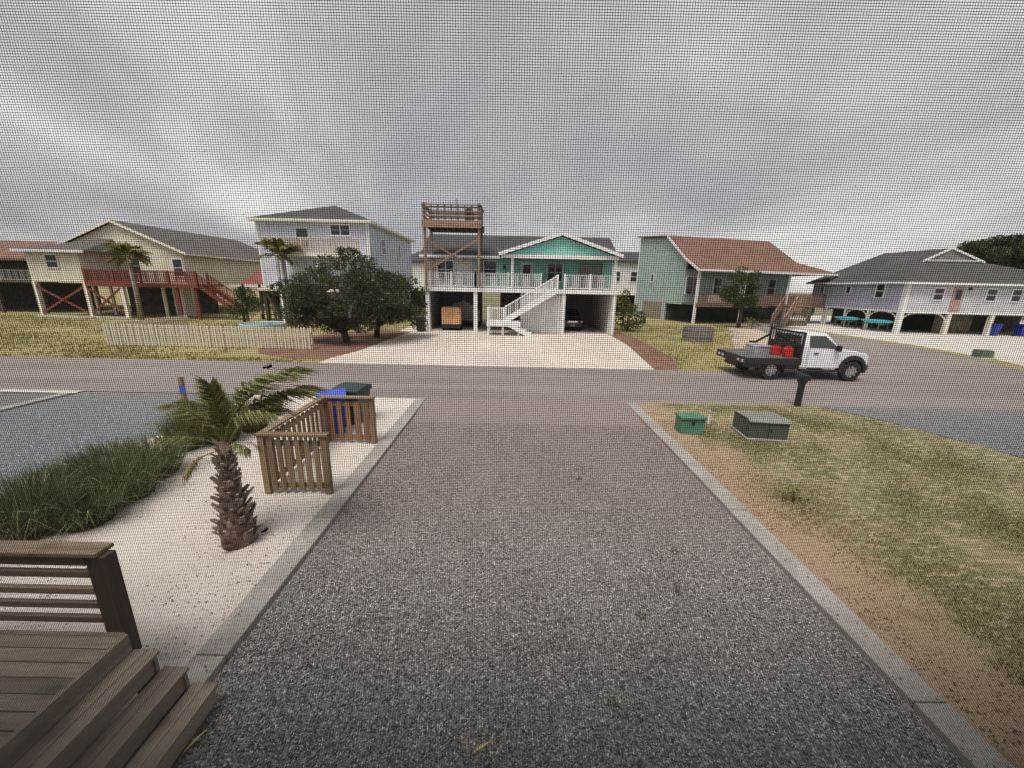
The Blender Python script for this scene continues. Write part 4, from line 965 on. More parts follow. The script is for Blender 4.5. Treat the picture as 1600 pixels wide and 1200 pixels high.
clump_tree('oak_tree', 'large dark tree rising behind the grey roof at the right edge', 'tree', (67.5, 54, 0.6),
           ([(0, 0, 0), (0.2, 0, 4), (0, 0, 8)], [0.4, 0.3, 0.12]), [([(0, 0, 5), (-4, 0, 8.5)], [0.18, 0.05]), ([(0, 0, 5.5), (4, 0, 8.8)], [0.18, 0.05])],
           crown(0, 0, 8.3, 8.0, 3.0, 2.1, 46, 0.9, 1.5) + [(-7.5, 0, 9.2, 0.9)], 230, 0.36, 0.16, PINE)
clump_tree('lawn_shrub', 'small leafy plant on the dirt edge of the right lawn', 'plant', (4.85, 5.9, 0), ([(0, 0, 0), (0, 0, 0.2)], [0.015, 0.008]), None,
           [(0, 0, 0.1, 0.16), (0.16, 0.05, 0.08, 0.13), (-0.14, 0.08, 0.08, 0.12), (0.05, 0.15, 0.16, 0.12)], 1500, 0.06, 0.028, YEL)

# palms
FROND = leafmat('palm_leaf', (0.10, 0.115, 0.04), (0.30, 0.295, 0.11), (0.52, 0.46, 0.20), 0.55, 0.45)
FRONDY = leafmat('dry_palm_leaf', (0.22, 0.17, 0.06), (0.36, 0.29, 0.11), (0.42, 0.34, 0.18), 0.7)
def frond_mesh(name, length, droop, nleaf, ll, lw, mat, stem=0.4):
    """frond growing along +x from the origin, arching down, leaflets hanging off both sides"""
    m = MB(); pts = []
    for i in range(13):
        s = i / 12
        pts.append(Vector((length * (s - 0.12 * s * s * droop), 0, length * (0.30 * s - 0.42 * droop * s * s))))
    m.tube(pts, [0.018 - 0.014 * i / 12 for i in range(13)], 5)
    vs, fs = m.v, m.f
    for i in range(nleaf):
        s = stem + (1 - stem) * (i + random.random() * 0.6) / nleaf
        j = min(11, int(s * 12)); u = s * 12 - j
        p = pts[j].lerp(pts[j + 1], u); d = (pts[j + 1] - pts[j]).normalized()
        l = ll * (0.55 + 0.6 * math.sin(math.pi * min(1, (s - stem) / (1 - stem) * 0.8 + 0.15))) * random.uniform(0.8, 1.15)
        for sg in (-1, 1):
            fwd = 0.55 + 0.9 * s
            dirv = (d * fwd + Vector((0, sg * 1.0, 0)) + Vector((0, 0, random.uniform(0.0, 0.45)))).normalized()
            q1 = p + dirv * l * 0.5; q2 = q1 + (dirv + Vector((0, 0, -0.7 - 1.1 * droop * random.uniform(0.4, 1.0)))).normalized() * l * 0.5
            sd = dirv.cross(Vector((0, 0, 1))).normalized() * lw / 2
            o = len(vs)
            vs += [tuple(p - sd * 0.5), tuple(p + sd * 0.5), tuple(q1 + sd), tuple(q1 - sd), tuple(q2)]
            fs += [(o, o + 1, o + 2, o + 3), (o + 3, o + 2, o + 4)]
    me = bpy.data.meshes.new(name); me.from_pydata(vs, [], fs); me.materials.append(mat)
    return me
pm = thing('palm_tree', 'young palm with ragged trunk on the sand beside the wooden corral', 'palm', (-3.74, 4.62, 0))
tp = [(0, 0, -0.05), (0.0, 0.0, 0.25), (-0.02, 0, 0.6), (0.0, 0, 1.0), (0.02, 0, 1.3), (0.03, 0, 1.46)]
TRUNKM = plain('palm_trunk_fibre', (0.17, 0.115, 0.09), 0.95, var=0.4, sc_=9, bmp=0.8)
part('trunk', MB().tube(tp, [0.215, 0.19, 0.135, 0.10, 0.078, 0.06], 14), TRUNKM, pm, smooth=True)
bm_ = MB().add([(-0.045, 0, 0), (0.045, 0, 0), (0.05, 0.02, 0.05), (-0.05, 0.02, 0.05), (-0.03, 0.085, 0.13), (0.03, 0.085, 0.13), (0.02, 0.10, 0.125), (-0.02, 0.10, 0.125), (-0.03, 0.035, 0.02), (0.03, 0.035, 0.02)],
               [(0, 1, 2, 3), (3, 2, 5, 4), (4, 5, 6, 7), (0, 8, 9, 1), (8, 7, 6, 9), (0, 3, 4, 7, 8), (1, 9, 6, 5, 2)])
boot = bm_.mesh('leaf_base'); boot.materials.append(leafmat('leaf_base', (0.19, 0.13, 0.10), (0.33, 0.245, 0.20)))
boot2 = bm_.mesh('leaf_base'); boot2.materials.append(leafmat('leaf_base_pale', (0.34, 0.265, 0.215), (0.48, 0.40, 0.335)))
kk_ = 0
for i in range(120):
    s = i / 120; z = 0.02 + 1.36 * s; a = i * 2.39996 + random.uniform(-0.2, 0.2)
    rr_ = np.interp(z, [0, 0.25, 0.6, 1.0, 1.3], [0.205, 0.185, 0.132, 0.096, 0.072]) - 0.012
    sc__ = (0.95 - 0.25 * s) * random.uniform(0.8, 1.2)
    place('leaf_base', boot if random.random() < 0.7 else boot2, None, pm, (rr_ * math.cos(a), rr_ * math.sin(a), z), rot=(random.uniform(-0.35, 0.35), random.uniform(-0.25, 0.25), a - math.pi / 2), scale=(sc__ * random.uniform(0.7, 1.15), sc__, sc__ * random.uniform(0.7, 1.35)))
fr1 = frond_mesh('frond', 1.0, 0.75, 34, 0.44, 0.024, FROND)
fr2 = frond_mesh('frond', 1.0, 1.15, 46, 0.40, 0.022, FROND)
fr3 = frond_mesh('frond', 1.0, 0.35, 44, 0.30, 0.022, FROND, 0.25)
fr4 = frond_mesh('frond', 1.0, 1.5, 26, 0.36, 0.024, FRONDY)
# (azimuth deg from +x, elevation deg, length, mesh)
for az, elv, ln, me in ((6, 70, 1.5, fr2), (16, 60, 1.42, fr2), (-8, 58, 1.15, fr2), (-80, 88, 0.88, fr3), (-150, 85, 0.9, fr3), (150, 84, 0.84, fr3),
                        (178, 70, 0.85, fr2), (200, 46, 0.68, fr2), (-20, 34, 0.6, fr2), (205, 0, 0.6, fr4)):
    place('frond', me, None, pm, (0.02, 0, 1.34 + (0.06 if elv > 65 else 0)), rot=(random.uniform(-0.3, 0.3), R(-elv + 12), R(az)), scale=ln)
def far_palm(label, loc, h, spread, n_, me_a, me_b):
    t = thing('palm_tree', label, 'palm', loc)
    part('trunk', MB().tube([(0, 0, 0), (0.1, 0, h * 0.5), (0, 0, h)], [0.2, 0.16, 0.13], 8), plain('grey_palm_trunk', (0.30, 0.26, 0.22), 0.9, var=0.3, sc_=4), t, smooth=True)
    for i in range(n_):
        az = 360 * i / n_ + random.uniform(-12, 12); elv = random.choice((8, 30, 55))
        place('frond', me_a if i % 3 else me_b, None, t, (0, 0, h - 0.05), rot=(random.uniform(-0.3, 0.3), R(-elv), R(az)), scale=spread * random.uniform(0.8, 1.1))
FR_F = leafmat('far_palm_leaf', (0.12, 0.115, 0.03), (0.27, 0.24, 0.07), (0.36, 0.31, 0.12), 0.6, 0.35)
ff1 = frond_mesh('frond', 1.0, 0.9, 18, 0.45, 0.06, FR_F, 0.3); ff2 = frond_mesh('frond', 1.0, 1.4, 18, 0.4, 0.06, FR_F, 0.3)
far_palm('palm tree standing before the red deck of the cream house', (-31.8, 33.0, 0), 5.0, 1.7, 20, ff1, ff2)
far_palm('yellow green palm between the lavender house and the pines', (-17.9, 31.0, 0), 5.2, 1.8, 22, ff1, ff2)

# ornamental grass in a row along the sand
OGR = leafmat('ornamental_grass', (0.055, 0.072, 0.032), (0.20, 0.225, 0.105), (0.52, 0.50, 0.32), 0.6, 0.4)
OGY = leafmat('ornamental_grass_yellow', (0.075, 0.08, 0.022), (0.25, 0.235, 0.08), (0.44, 0.39, 0.18), 0.7, 0.4)
def clump_mesh(name, nb, rad, h0, h1, mat, w=0.011):
    a = rng.uniform(0, 2 * np.pi, nb); r = rad * 0.35 * np.sqrt(rng.uniform(0, 1, nb))
    b = np.stack([r * np.cos(a), r * np.sin(a), np.zeros(nb)], 1)
    a2 = a + rng.normal(0, 0.7, nb); ln = np.abs(rng.normal(0.38, 0.34, nb))
    lean = np.stack([np.cos(a2) * ln, np.sin(a2) * ln, np.zeros(nb)], 1)
    v, f = blades(b, rng.uniform(h0, h1, nb), lean, rng.uniform(0.6, 1.4, nb) * w)
    return npfaces(name, v, f, mat)
cm = [clump_mesh('grass_blades', 1250, 1.0, 0.35, 1.12, OGR), clump_mesh('grass_blades', 1250, 0.9, 0.3, 1.0, OGR), clump_mesh('grass_blades', 900, 0.85, 0.4, 1.15, OGY)]
spots = [(-6.75, 4.7, 0, 0.95), (-6.2, 4.95, 1, 0.9), (-7.1, 5.2, 1, 0.95), (-6.3, 5.6, 0, 1.0), (-7.0, 6.0, 0, 1.05), (-6.5, 6.35, 1, 1.0), (-7.3, 6.5, 1, 0.9),
         (-7.5, 4.5, 1, 0.75), (-7.6, 5.7, 1, 0.75), (-6.9, 7.5, 2, 0.85), (-6.45, 8.0, 2, 0.95), (-7.2, 8.2, 2, 0.95), (-6.2, 8.7, 2, 0.8), (-6.9, 9.0, 2, 0.9), (-6.5, 9.8, 2, 0.75)]
for x, y, kx, s in spots:
    lab = 'yellowing ornamental grass clump at the road end of the planted row' if kx == 2 else 'dark green ornamental grass clump in the row along the gravel drive'
    g = 'yellowing grass clumps by the palm' if kx == 2 else 'dark green grass clumps along the gravel drive'
    t = thing('ornamental_grass', lab, 'grass clump', (x, y, 0), random.uniform(0, 6), g)
    t.scale = (s * 1.05, s * 1.05, s * random.uniform(0.68, 1.0))
    place('blades', cm[kx], None, t)
# weeds in the gravel and tufts on the lawn
wm = clump_mesh('weed_blades', 34, 0.16, 0.02, 0.05, OGY, 0.008)
for x, y, lab in ((0.95, 2.55, 'weed sprig nearest the camera in the driveway gravel'), (1.5, 3.5, 'weed sprig second nearest the camera in the driveway gravel'), (2.3, 4.6, 'weed sprig in the gravel nearest the right kerb, beyond another sprig'), (2.05, 3.9, 'weed sprig in the gravel just before the one nearest the right kerb'), (0.2, 5.4, 'weed sprig farthest left in the middle of the gravel'), (1.3, 6.6, 'weed sprig farthest up the driveway gravel towards the road')):
    t = thing('weed', lab, 'weed', (x, y, -0.03), random.uniform(0, 6), 'weeds in the gravel'); place('blades', wm, None, t)
lm = clump_mesh('tuft_blades', 150, 0.42, 0.02, 0.07, GRASSM, 0.008)
for x, y, lab in ((5.15, 3.0, 'green grass tuft in the bare lawn corner, farthest of the close three'), (5.35, 2.85, 'fresh green grass tuft in the bare lawn corner, rightmost of the close three'), (6.6, 3.25, 'fresh green grass tuft apart from the others in the lawn'), (4.85, 2.9, 'fresh green grass tuft nearest the right kerb')):
    t = thing('grass_tuft', lab, 'grass tuft', (x, y, 0), random.uniform(0, 6), 'green tufts in the bare lawn corner'); place('blades', lm, None, t)
lf = plain('yellow_leaf_blade', (0.55, 0.47, 0.16), 0.7)
for lab, x, y, rz in (('yellow fallen leaf blade on the gravel by the steps', -2.42, 2.2, 1.2), ('yellow fallen leaf blade in the middle of the near gravel', -0.18, 2.2, 0.5)):
    t = thing('fallen_leaf', lab, 'leaf', (x, y, -0.012), rz)
    part('blade', MB().add([(-0.09, 0, 0), (0, -0.012, 0.02), (0.1, 0, 0.01), (0, 0.012, 0.02), (-0.09, 0, 0.004), (0, -0.012, 0.024), (0.1, 0, 0.014), (0, 0.012, 0.024)], [(3, 2, 1, 0), (4, 5, 6, 7), (0, 1, 5, 4), (1, 2, 6, 5), (2, 3, 7, 6), (3, 0, 4, 7)]), lf, t)

# ------------------------------------------------------------------ wooden corral with bins
CORR = wood('corral_timber', (0.17, 0.115, 0.065), (0.26, 0.18, 0.11), 2)
CORRX = wood('corral_rail_timber', (0.18, 0.12, 0.07), (0.27, 0.19, 0.115), 0)
CORRO = wood('corral_orange_board', (0.24, 0.12, 0.062), (0.32, 0.175, 0.095), 2)
co = thing('bin_corral', 'open sided wooden slat corral on the white sand', 'fence', (-4.1, 5.87, 0))
for xx, yy in ((0, 0), (1.03, 0), (0, 2.16), (1.03, 2.16)):
    part('post', MB().box(xx - 0.05, xx + 0.05, yy - 0.05, yy + 0.05, 0, 1.04), CORR, co, bev=0.006)
for i in range(6):
    xx = 0.09 + i * 0.152
    part('slat', MB().box(xx, xx + 0.088, -0.035, -0.012, 0.06, 0.97), CORR, co)
for i in range(5):
    xx = 0.075 + i * 0.188
    part('slat', MB().box(xx, xx + (0.105 if i < 3 else 0.135), 2.125, 2.148, 0.06, 0.97), CORRO, co)
for i in range(12):
    yy = 0.1 + i * 0.17
    part('slat', MB().box(-0.05, -0.027, yy, yy + 0.088, 0.06, 0.97), CORR, co)
for yy in (-0.01, 2.15):
    part('bottom_rail', MB().box(0.05, 0.98, yy, yy + 0.035, 0.1, 0.19), CORRX, co)
    part('top_rail', MB().box(0.05, 0.98, yy, yy + 0.035, 0.86, 0.95), CORRX, co)
    part('cap', MB().box(-0.07, 1.1, yy - 0.06, yy + 0.08, 1.042, 1.08), CORRX, co, bev=0.005)
part('bottom_rail', MB().box(-0.025, 0.01, 0.05, 2.11, 0.1, 0.19), CORR, co)
part('top_rail', MB().box(-0.025, 0.01, 0.05, 2.11, 0.86, 0.95), CORR, co)
part('cap', MB().box(-0.07, 0.06, 0.075, 2.085, 1.042, 1.08), CORR, co, bev=0.005)
wheelie_bin('blue wheeled bin behind the far panel of the wooden corral', (-4.22, 8.62, 0), R(24), BLUEP, BLUEL).scale = (0.95, 0.95, 0.93)
wheelie_bin('dark green wheeled bin next to the blue one behind the corral', (-4.08, 9.42, 0), R(-8), DGREEN, DGREEN).scale = (1.1, 1.0, 0.88)

mp_ = thing('marker_post', 'weathered wooden post with a small blue plate by the grasses', 'post', (-8.3, 9.3, 0))
part('post', MB().box(-0.045, 0.045, -0.045, 0.045, 0, 1.12), CORR, mp_, bev=0.006)
part('plate', MB().box(-0.03, 0.12, -0.06, -0.046, 0.72, 0.9), BLUEL, mp_)

# ------------------------------------------------------------------ utility boxes, mailbox, stub
tx = thing('transformer_box', 'large dark green transformer cabinet on a concrete pad in the lawn', 'utility box', (6.2, 9.05, 0), R(-6))
tx.scale = (1, 1, 0.76)
CAB = plain('cabinet_paint', (0.075, 0.085, 0.068), 0.5, var=0.12)
part('pad', MB().box(-0.48, 0.48, -0.47, 0.47, 0, 0.07), KERB, tx, bev=0.01)
part('cabinet', MB().prism([(-0.42, 0.07), (0.42, 0.07), (0.42, 0.6), (-0.3, 0.66), (-0.42, 0.6)], -0.45, 0.45, 'x'), CAB, tx, bev=0.015)
part('lid', MB().prism([(-0.46, 0.605), (-0.32, 0.675), (0.46, 0.61), (0.46, 0.635), (-0.32, 0.7), (-0.46, 0.63)], -0.475, 0.475, 'x'), plain('lid_paint', (0.20, 0.21, 0.18), 0.35, var=0.1), tx, bev=0.006)
part('door_seam', MB().box(-0.006, 0.006, -0.426, -0.42, 0.1, 0.58), DARK, tx)
part('latch', MB().box(0.04, 0.08, -0.435, -0.42, 0.3, 0.38), DARK, tx)
gb = thing('green_pedestal', 'small green utility pedestal left of the transformer cabinet', 'utility box', (4.5, 9.15, 0))
gb.scale = (0.95, 1, 0.9)
GRN = plain('pedestal_green', (0.075, 0.19, 0.13), 0.55, var=0.15)
part('pedestal_body', MB().prism([(-0.2, 0.0), (0.2, 0.0), (0.17, 0.42), (-0.17, 0.42)], -0.31, 0.31, 'x'), GRN, gb, bev=0.02)
part('cover', MB().box(-0.33, 0.33, -0.21, 0.21, 0.42, 0.5), GRN, gb, bev=0.025)
part('latch', MB().box(-0.03, 0.03, -0.215, -0.19, 0.3, 0.36), DARK, gb)
st = thing('marker_stub', 'short pale post with a pinkish cap beside the transformer', 'post', (5.3, 9.75, 0))
part('stub', MB().tube([(0, 0, 0), (0, 0, 0.3)], 0.035, 10), WHITE, st)
part('cap', MB().tube([(0, 0, 0.3), (0, 0, 0.36)], 0.042, 10), plain('pink_cap', (0.6, 0.28, 0.3), 0.6), st)
mb_ = thing('mailbox', 'black mailbox on a thick post at the road edge of the lawn', 'mailbox', (9.0, 11.6, 0))
part('post', MB().box(-0.07, 0.07, -0.07, 0.07, 0, 0.86), BLACKP, mb_, bev=0.01)
part('bracket', MB().prism([(-0.16, 0.86), (0.16, 0.86), (0.07, 0.7), (-0.07, 0.7)], -0.05, 0.05), BLACKP, mb_)
part('box', MB().prism([(-0.09, 0.862), (0.09, 0.862), (0.09, 0.97), (0.065, 1.03), (0, 1.05), (-0.065, 1.03), (-0.09, 0.97)], -0.22, 0.24), BLACKP, mb_, bev=0.008)
part('flag', MB().box(0.092, 0.102, -0.06, 0.02, 0.92, 1.06), DARK, mb_)
# round slatted bin on the far lawn
rb = thing('round_planter', 'round grey slatted planter on the grass before the red roofed house', 'planter', (12.9, 26.9, 0))
for i in range(26):
    a = 2 * math.pi * i / 26
    part('stave', MB().box(-0.105, 0.105, -0.02, 0.02, 0, 0.95), plain('grey_stave', (0.21, 0.185, 0.185), 0.85, var=0.25), rb, loc=(0.95 * math.cos(a), 0.95 * math.sin(a), 0), rz=a + math.pi / 2)
part('hoop', MB().tube([(0.985 * math.cos(2 * math.pi * i / 26), 0.985 * math.sin(2 * math.pi * i / 26), 0.3) for i in range(27)], 0.015, 5, False), DARK, rb)
part('hoop', MB().tube([(0.985 * math.cos(2 * math.pi * i / 26), 0.985 * math.sin(2 * math.pi * i / 26), 0.75) for i in range(27)], 0.015, 5, False), DARK, rb)
part('soil', MB().tube([(0, 0, 0), (0, 0, 0.8)], 0.9, 26), DECKUNDER, rb)

# ------------------------------------------------------------------ white flatbed truck
TRW = plain('white_truck_paint', (0.74, 0.75, 0.77), 0.25, var=0.03)
tk = thing('flatbed_truck', 'white flatbed pickup truck with black bed facing right on the road', 'truck', (10.45, 15.2, 0))
cw0, cw1 = 0.06, 2.0
body = [(1.15 + (x - 1.15) * 0.87, z) for x, z in [(1.15, 0.5), (3.02, 0.5), (3.06, 0.62), (3.14, 0.82), (3.3, 0.97), (3.55, 1.03), (3.8, 0.97), (3.98, 0.8), (4.02, 0.55), (4.22, 0.55), (4.25, 0.75), (4.24, 1.0), (4.12, 1.13), (3.6, 1.22), (2.92, 1.27), (1.15, 1.27)]]
part('body', MB().prism(body, cw0, cw1), TRW, tk, bev=0.03)
part('cab', MB().add([(1.15, cw0 + 0.02, 1.27), (2.7, cw0 + 0.02, 1.27), (2.7, cw1 - 0.02, 1.27), (1.15, cw1 - 0.02, 1.27), (1.2, cw0 + 0.16, 1.88), (2.12, cw0 + 0.16, 1.9), (2.12, cw1 - 0.16, 1.9), (1.2, cw1 - 0.16, 1.88)],
     [(3, 2, 1, 0), (4, 5, 6, 7), (0, 1, 5, 4), (1, 2, 6, 5), (2, 3, 7, 6), (3, 0, 4, 7)]), TRW, tk, bev=0.05)
def cabside(x, z): return cw0 + 0.02 + 0.14 * (z - 1.27) / 0.61
sw = [(1.42, 1.33), (2.55, 1.3), (2.55, 1.36), (2.06, 1.78), (1.42, 1.78)]
part('side_window', MB().add([(x, cabside(x, z) - 0.006, z) for x, z in sw] + [(x, cabside(x, z) + 0.03, z) for x, z in sw], [(0, 1, 2, 3, 4), (9, 8, 7, 6, 5)] + [(i, i + 5, (i + 1) % 5 + 5, (i + 1) % 5) for i in range(5)]), CGLASS, tk)
part('rear_window', MB().box(1.12, 1.2, 0.3, 1.76, 1.34, 1.78), CGLASS, tk)
part('windscreen', MB().beam((2.67, 1.03, 1.33), (2.17, 1.03, 1.86), 1.5, 0.03), CGLASS, tk)
part('door_seam', MB().box(1.38, 1.392, cw0 - 0.004, cw0 + 0.01, 0.56, 1.26), DARK, tk)
part('door_seam', MB().box(2.6, 2.612, cw0 - 0.004, cw0 + 0.01, 0.9, 1.26), DARK, tk)
part('door_handle', MB().box(1.62, 1.8, cw0 - 0.03, cw0, 1.08, 1.13), BLACKP, tk, bev=0.008)
part('side_mirror', MB().box(2.4, 2.52, cw0 - 0.24, cw0 - 0.04, 1.22, 1.46), BLACKP, tk, bev=0.03)
part('mirror_arm', MB().beam((2.46, cw0 + 0.03, 1.3), (2.46, cw0 - 0.08, 1.32), 0.05, 0.05), BLACKP, tk)
part('running_board', MB().box(1.2, 2.72, cw0 - 0.06, cw0 + 0.14, 0.36, 0.44), BLACKP, tk, bev=0.02)
fl = []
for i in range(15):
    a = math.pi * (-0.06 + 1.12 * i / 14); fl.append((3.24 + 0.54 * math.cos(a), 0.48 + 0.58 * math.sin(a)))
part('fender_flare', MB().prism(fl + [(3.24 + 0.43 * math.cos(math.pi * (-0.06 + 1.12 * i / 14)), 0.44 + 0.46 * math.sin(math.pi * (-0.06 + 1.12 * i / 14))) for i in range(14, -1, -1)], cw0 - 0.07, cw0 + 0.12), BLACKP, tk)
part('bumper', MB().box(3.79, 3.93, cw0 + 0.02, cw1 - 0.02, 0.45, 0.68), BLACKP, tk, bev=0.03)
part('headlight', MB().box(3.72, 3.862, cw0 + 0.005, cw0 + 0.3, 0.86, 1.04), plain('headlight_glass', (0.55, 0.56, 0.58), 0.15), tk, bev=0.02)
part('headlight', MB().box(3.72, 3.862, cw1 - 0.3, cw1 - 0.005, 0.86, 1.04), plain('headlight_glass', (0.55, 0.56, 0.58), 0.15), tk, bev=0.02)
part('chassis', MB().box(-1.1, 3.7, 0.5, 1.5, 0.42, 0.62), DARK, tk)
for yy, fl_ in ((0.13, 1), (1.93, -1)):
    for xx in (0.0, 3.24):
        w_o = wheel(tk, (xx, yy, 0.4), 0.4, 0.26, True, 8)
        if fl_ < 0: w_o.rotation_euler = (0, 0, math.pi)
part('flatbed', MB().box(-1.1, 1.04, -0.08, 2.12, 0.8, 0.9), plain('bed_steel', (0.13, 0.125, 0.125), 0.6, 0.2, var=0.4, sc_=2), tk, bev=0.01)
part('bed_side', MB().box(-1.12, 1.06, -0.12, -0.08, 0.66, 0.91), BLACKP, tk)
part('bed_side', MB().box(-1.12, 1.06, 2.12, 2.16, 0.66, 0.91), BLACKP, tk)
part('side_box', MB().box(0.42, 1.04, -0.06, 0.34, 0.46, 0.74), BLACKP, tk, bev=0.01)
part('side_box', MB().box(-1.0, -0.46, -0.06, 0.3, 0.5, 0.74), BLACKP, tk, bev=0.01)
ar = [(0.52 * math.cos(math.pi * i / 10), 0.3 + 0.46 * math.sin(math.pi * i / 10)) for i in range(11)]
part('mud_guard', MB().prism(ar + [(0.46 * math.cos(math.pi * i / 10), 0.3 + 0.41 * math.sin(math.pi * i / 10)) for i in range(10, -1, -1)], -0.07, 0.3), BLACKP, tk)
part('tail_board', MB().box(-1.16, -1.12, -0.1, 2.14, 0.62, 0.91), BLACKP, tk)
for yy in (0.12, 0.42, 1.62, 1.92): part('tail_light', MB().box(-1.18, -1.16, yy - 0.07, yy + 0.07, 0.7, 0.8), plain('lamp_lens', (0.62, 0.5, 0.5), 0.3), tk)
part('rack_frame', MB().beam((1.06, 0.0, 0.9), (1.06, 0.0, 1.92), 0.07, 0.07).beam((1.06, 2.04, 0.9), (1.06, 2.04, 1.92), 0.07, 0.07).beam((1.06, -0.03, 1.9), (1.06, 2.07, 1.9), 0.07, 0.08).box(1.03, 1.09, 0.04, 2.0, 0.9, 1.45), BLACKP, tk)
for i in range(11): part('rack_bar', MB().beam((1.06, 0.16 + i * 0.17, 1.3), (1.06, 0.16 + i * 0.17, 1.88), 0.03, 0.03), BLACKP, tk)
part('crane_arm', MB().beam((0.95, 1.9, 1.65), (0.35, 1.9, 1.28), 0.06, 0.08).beam((0.35, 1.9, 1.28), (0.1, 1.9, 1.3), 0.06, 0.07), BLACKP, tk)
# load on the bed
tb = thing('tool_chest', 'pale aluminium chest lying on the black truck bed', 'chest', (10.75, 16.7, 0.9))
part('chest_body', MB().box(-0.4, 0.36, -0.35, 0.35, 0, 0.26), plain('aluminium', (0.55, 0.57, 0.6), 0.35, 0.6), tb, bev=0.01)
part('lid', MB().box(-0.42, 0.38, -0.37, 0.37, 0.262, 0.31), plain('aluminium', (0.55, 0.57, 0.6), 0.35, 0.6), tb, bev=0.01)
REDP = plain('red_plastic', (0.48, 0.03, 0.022), 0.45, var=0.2)
for lab, x, y in (('red fuel can on the truck bed nearer the tailboard', 10.98, 15.95), ('red fuel can on the truck bed nearer the white cab', 11.25, 15.6)):
    t = thing('fuel_can', lab, 'fuel can', (x, y, 0.9))
    t.scale = (0.95, 1, 1.2)
    part('can_body', MB().box(-0.17, 0.17, -0.13, 0.13, 0, 0.3), REDP, t, bev=0.04)
    part('handle', MB().beam((-0.12, 0, 0.34), (0.1, 0, 0.34), 0.04, 0.03).box(-0.13, -0.09, -0.02, 0.02, 0.28, 0.34).box(0.07, 0.11, -0.02, 0.02, 0.28, 0.34), REDP, t)
    part('spout', MB().tube([(0.12, 0, 0.29), (0.2, 0, 0.42)], 0.025, 8), BLACKP, t)

# ------------------------------------------------------------------ own deck, steps and railing
DW = wood('deck_board_wood', (0.205, 0.16, 0.12), (0.31, 0.255, 0.20), 0)
DY = wood('step_wood', (0.20, 0.155, 0.118), (0.30, 0.25, 0.195), 1)
DR = wood('rail_wood', (0.15, 0.105, 0.07), (0.25, 0.18, 0.125), 0)
DRP = wood('rail_post_wood', (0.075, 0.045, 0.03), (0.12, 0.075, 0.05), 2)
dk = thing('deck', 'weathered wooden porch deck with three steps down to the gravel', 'deck', (-3.12, 2.5, 0))
DZ = 0.67; i = 0; yb = 0.0
while yb > -2.4:
    part('deck_board', MB().box(-5.0, -0.02, yb - 0.108, yb, DZ - 0.035 + random.uniform(-0.002, 0.002), DZ + random.uniform(-0.002, 0.002)), DW, dk, bev=0.004)
    yb -= 0.115
part('rim_joist', MB().box(-0.02, 0.02, -2.4, 0.02, 0.42, DZ), DY, dk)
part('rim_joist', MB().box(-5.0, -0.02, 0.002, 0.04, 0.42, DZ - 0.003), DW, dk)
for i, (xr, zt) in enumerate(((0.0, 0.505), (0.215, 0.335), (0.43, 0.165))):
    part('riser', MB().box(xr + 0.198, xr + 0.222, -2.4, 0.0, max(-0.05, zt - 0.168), zt - 0.03), DY, dk)
    for j in range(2):
        part('tread', MB().box(xr + 0.024 + j * 0.108, xr + 0.128 + j * 0.108, -2.4, 0.03, zt - 0.028, zt + random.uniform(-0.002, 0.002)), DY, dk, bev=0.004)
part('end_board', MB().prism([(0.02, 0.0), (0.645, 0.0), (0.645, 0.13), (0.45, 0.13), (0.45, 0.30), (0.235, 0.30), (0.235, 0.47), (0.02, 0.47)], -0.03, -0.002), DY, dk)
rl = thing('deck_railing', 'dark wooden railing with horizontal rails at the deck far side', 'railing', (-3.2, 2.56, 0))
part('post', MB().box(-0.05, 0.05, -0.02, 0.08, 0.40, 1.383), DRP, rl, bev=0.006)
part('post', MB().box(-0.13, -0.052, 0.0, 0.09, 0.55, 1.36), DRP, rl, bev=0.006)
part('cap', MB().box(-5.0, 0.0, -0.03, 0.12, 1.385, 1.42), DR, rl, bev=0.005)
part('top_rail', MB().box(-5.0, -0.135, 0.0, 0.04, 1.285, 1.383), DR, rl, bev=0.004)
for z in (1.17, 1.01, 0.87, 0.73): part('rail', MB().box(-5.0, -0.135, 0.005, 0.045, z, z + 0.055), DR, rl, bev=0.004)
part('post', MB().box(-3.0, -2.9, 0.05, 0.15, 0.4, 1.38), DRP, rl, bev=0.006)

# ------------------------------------------------------------------ the house behind the camera and its insect screen
OWN = siding('own_siding', (0.42, 0.41, 0.39))
oh = thing('beach_house', 'house wall with the open porch window the view is seen through', 'house', (0, 0.2, 0))
part('wall', MB().box(-9, -2.15, 0, 0.2, 0, 5.4).box(2.15, 9, 0, 0.2, 0, 5.4).box(-2.15, 2.15, 0.0, 0.2, 0, 2.1).box(-2.15, 2.15, 0, 0.2, 4.9, 5.4), OWN, oh)
part('porch_room', MB().box(-9, 9, -5.2, -5.0, 0, 5.3).box(-9, -8.8, -5, 0, 0, 6.2).box(8.8, 9, -5, 0, 0, 6.2).box(-8.8, 8.8, -5, 0, 1.7, 1.85).box(-8.8, 8.8, -5, 0, 5.1, 5.2), plain('room_paint', (0.30, 0.28, 0.26), 0.8), oh)
part('roof', MB().slab([(-9.6, 0.5, 5.4), (9.6, 0.5, 5.4), (9.6, -5.8, 6.6), (-9.6, -5.8, 6.6)], 0.12), ROOFG, oh)
isn = thing('insect_screen', 'dark fine insect screen mesh stretched across the whole view', 'insect screen', (0, 0.272, 3.5))
SCR = plain('screen_mesh', (0.04, 0.039, 0.04), 0.6, var=0.3, sc_=40)
SX0, SX1, SZ0, SZ1 = -2.1, 2.1, -1.35, 1.35
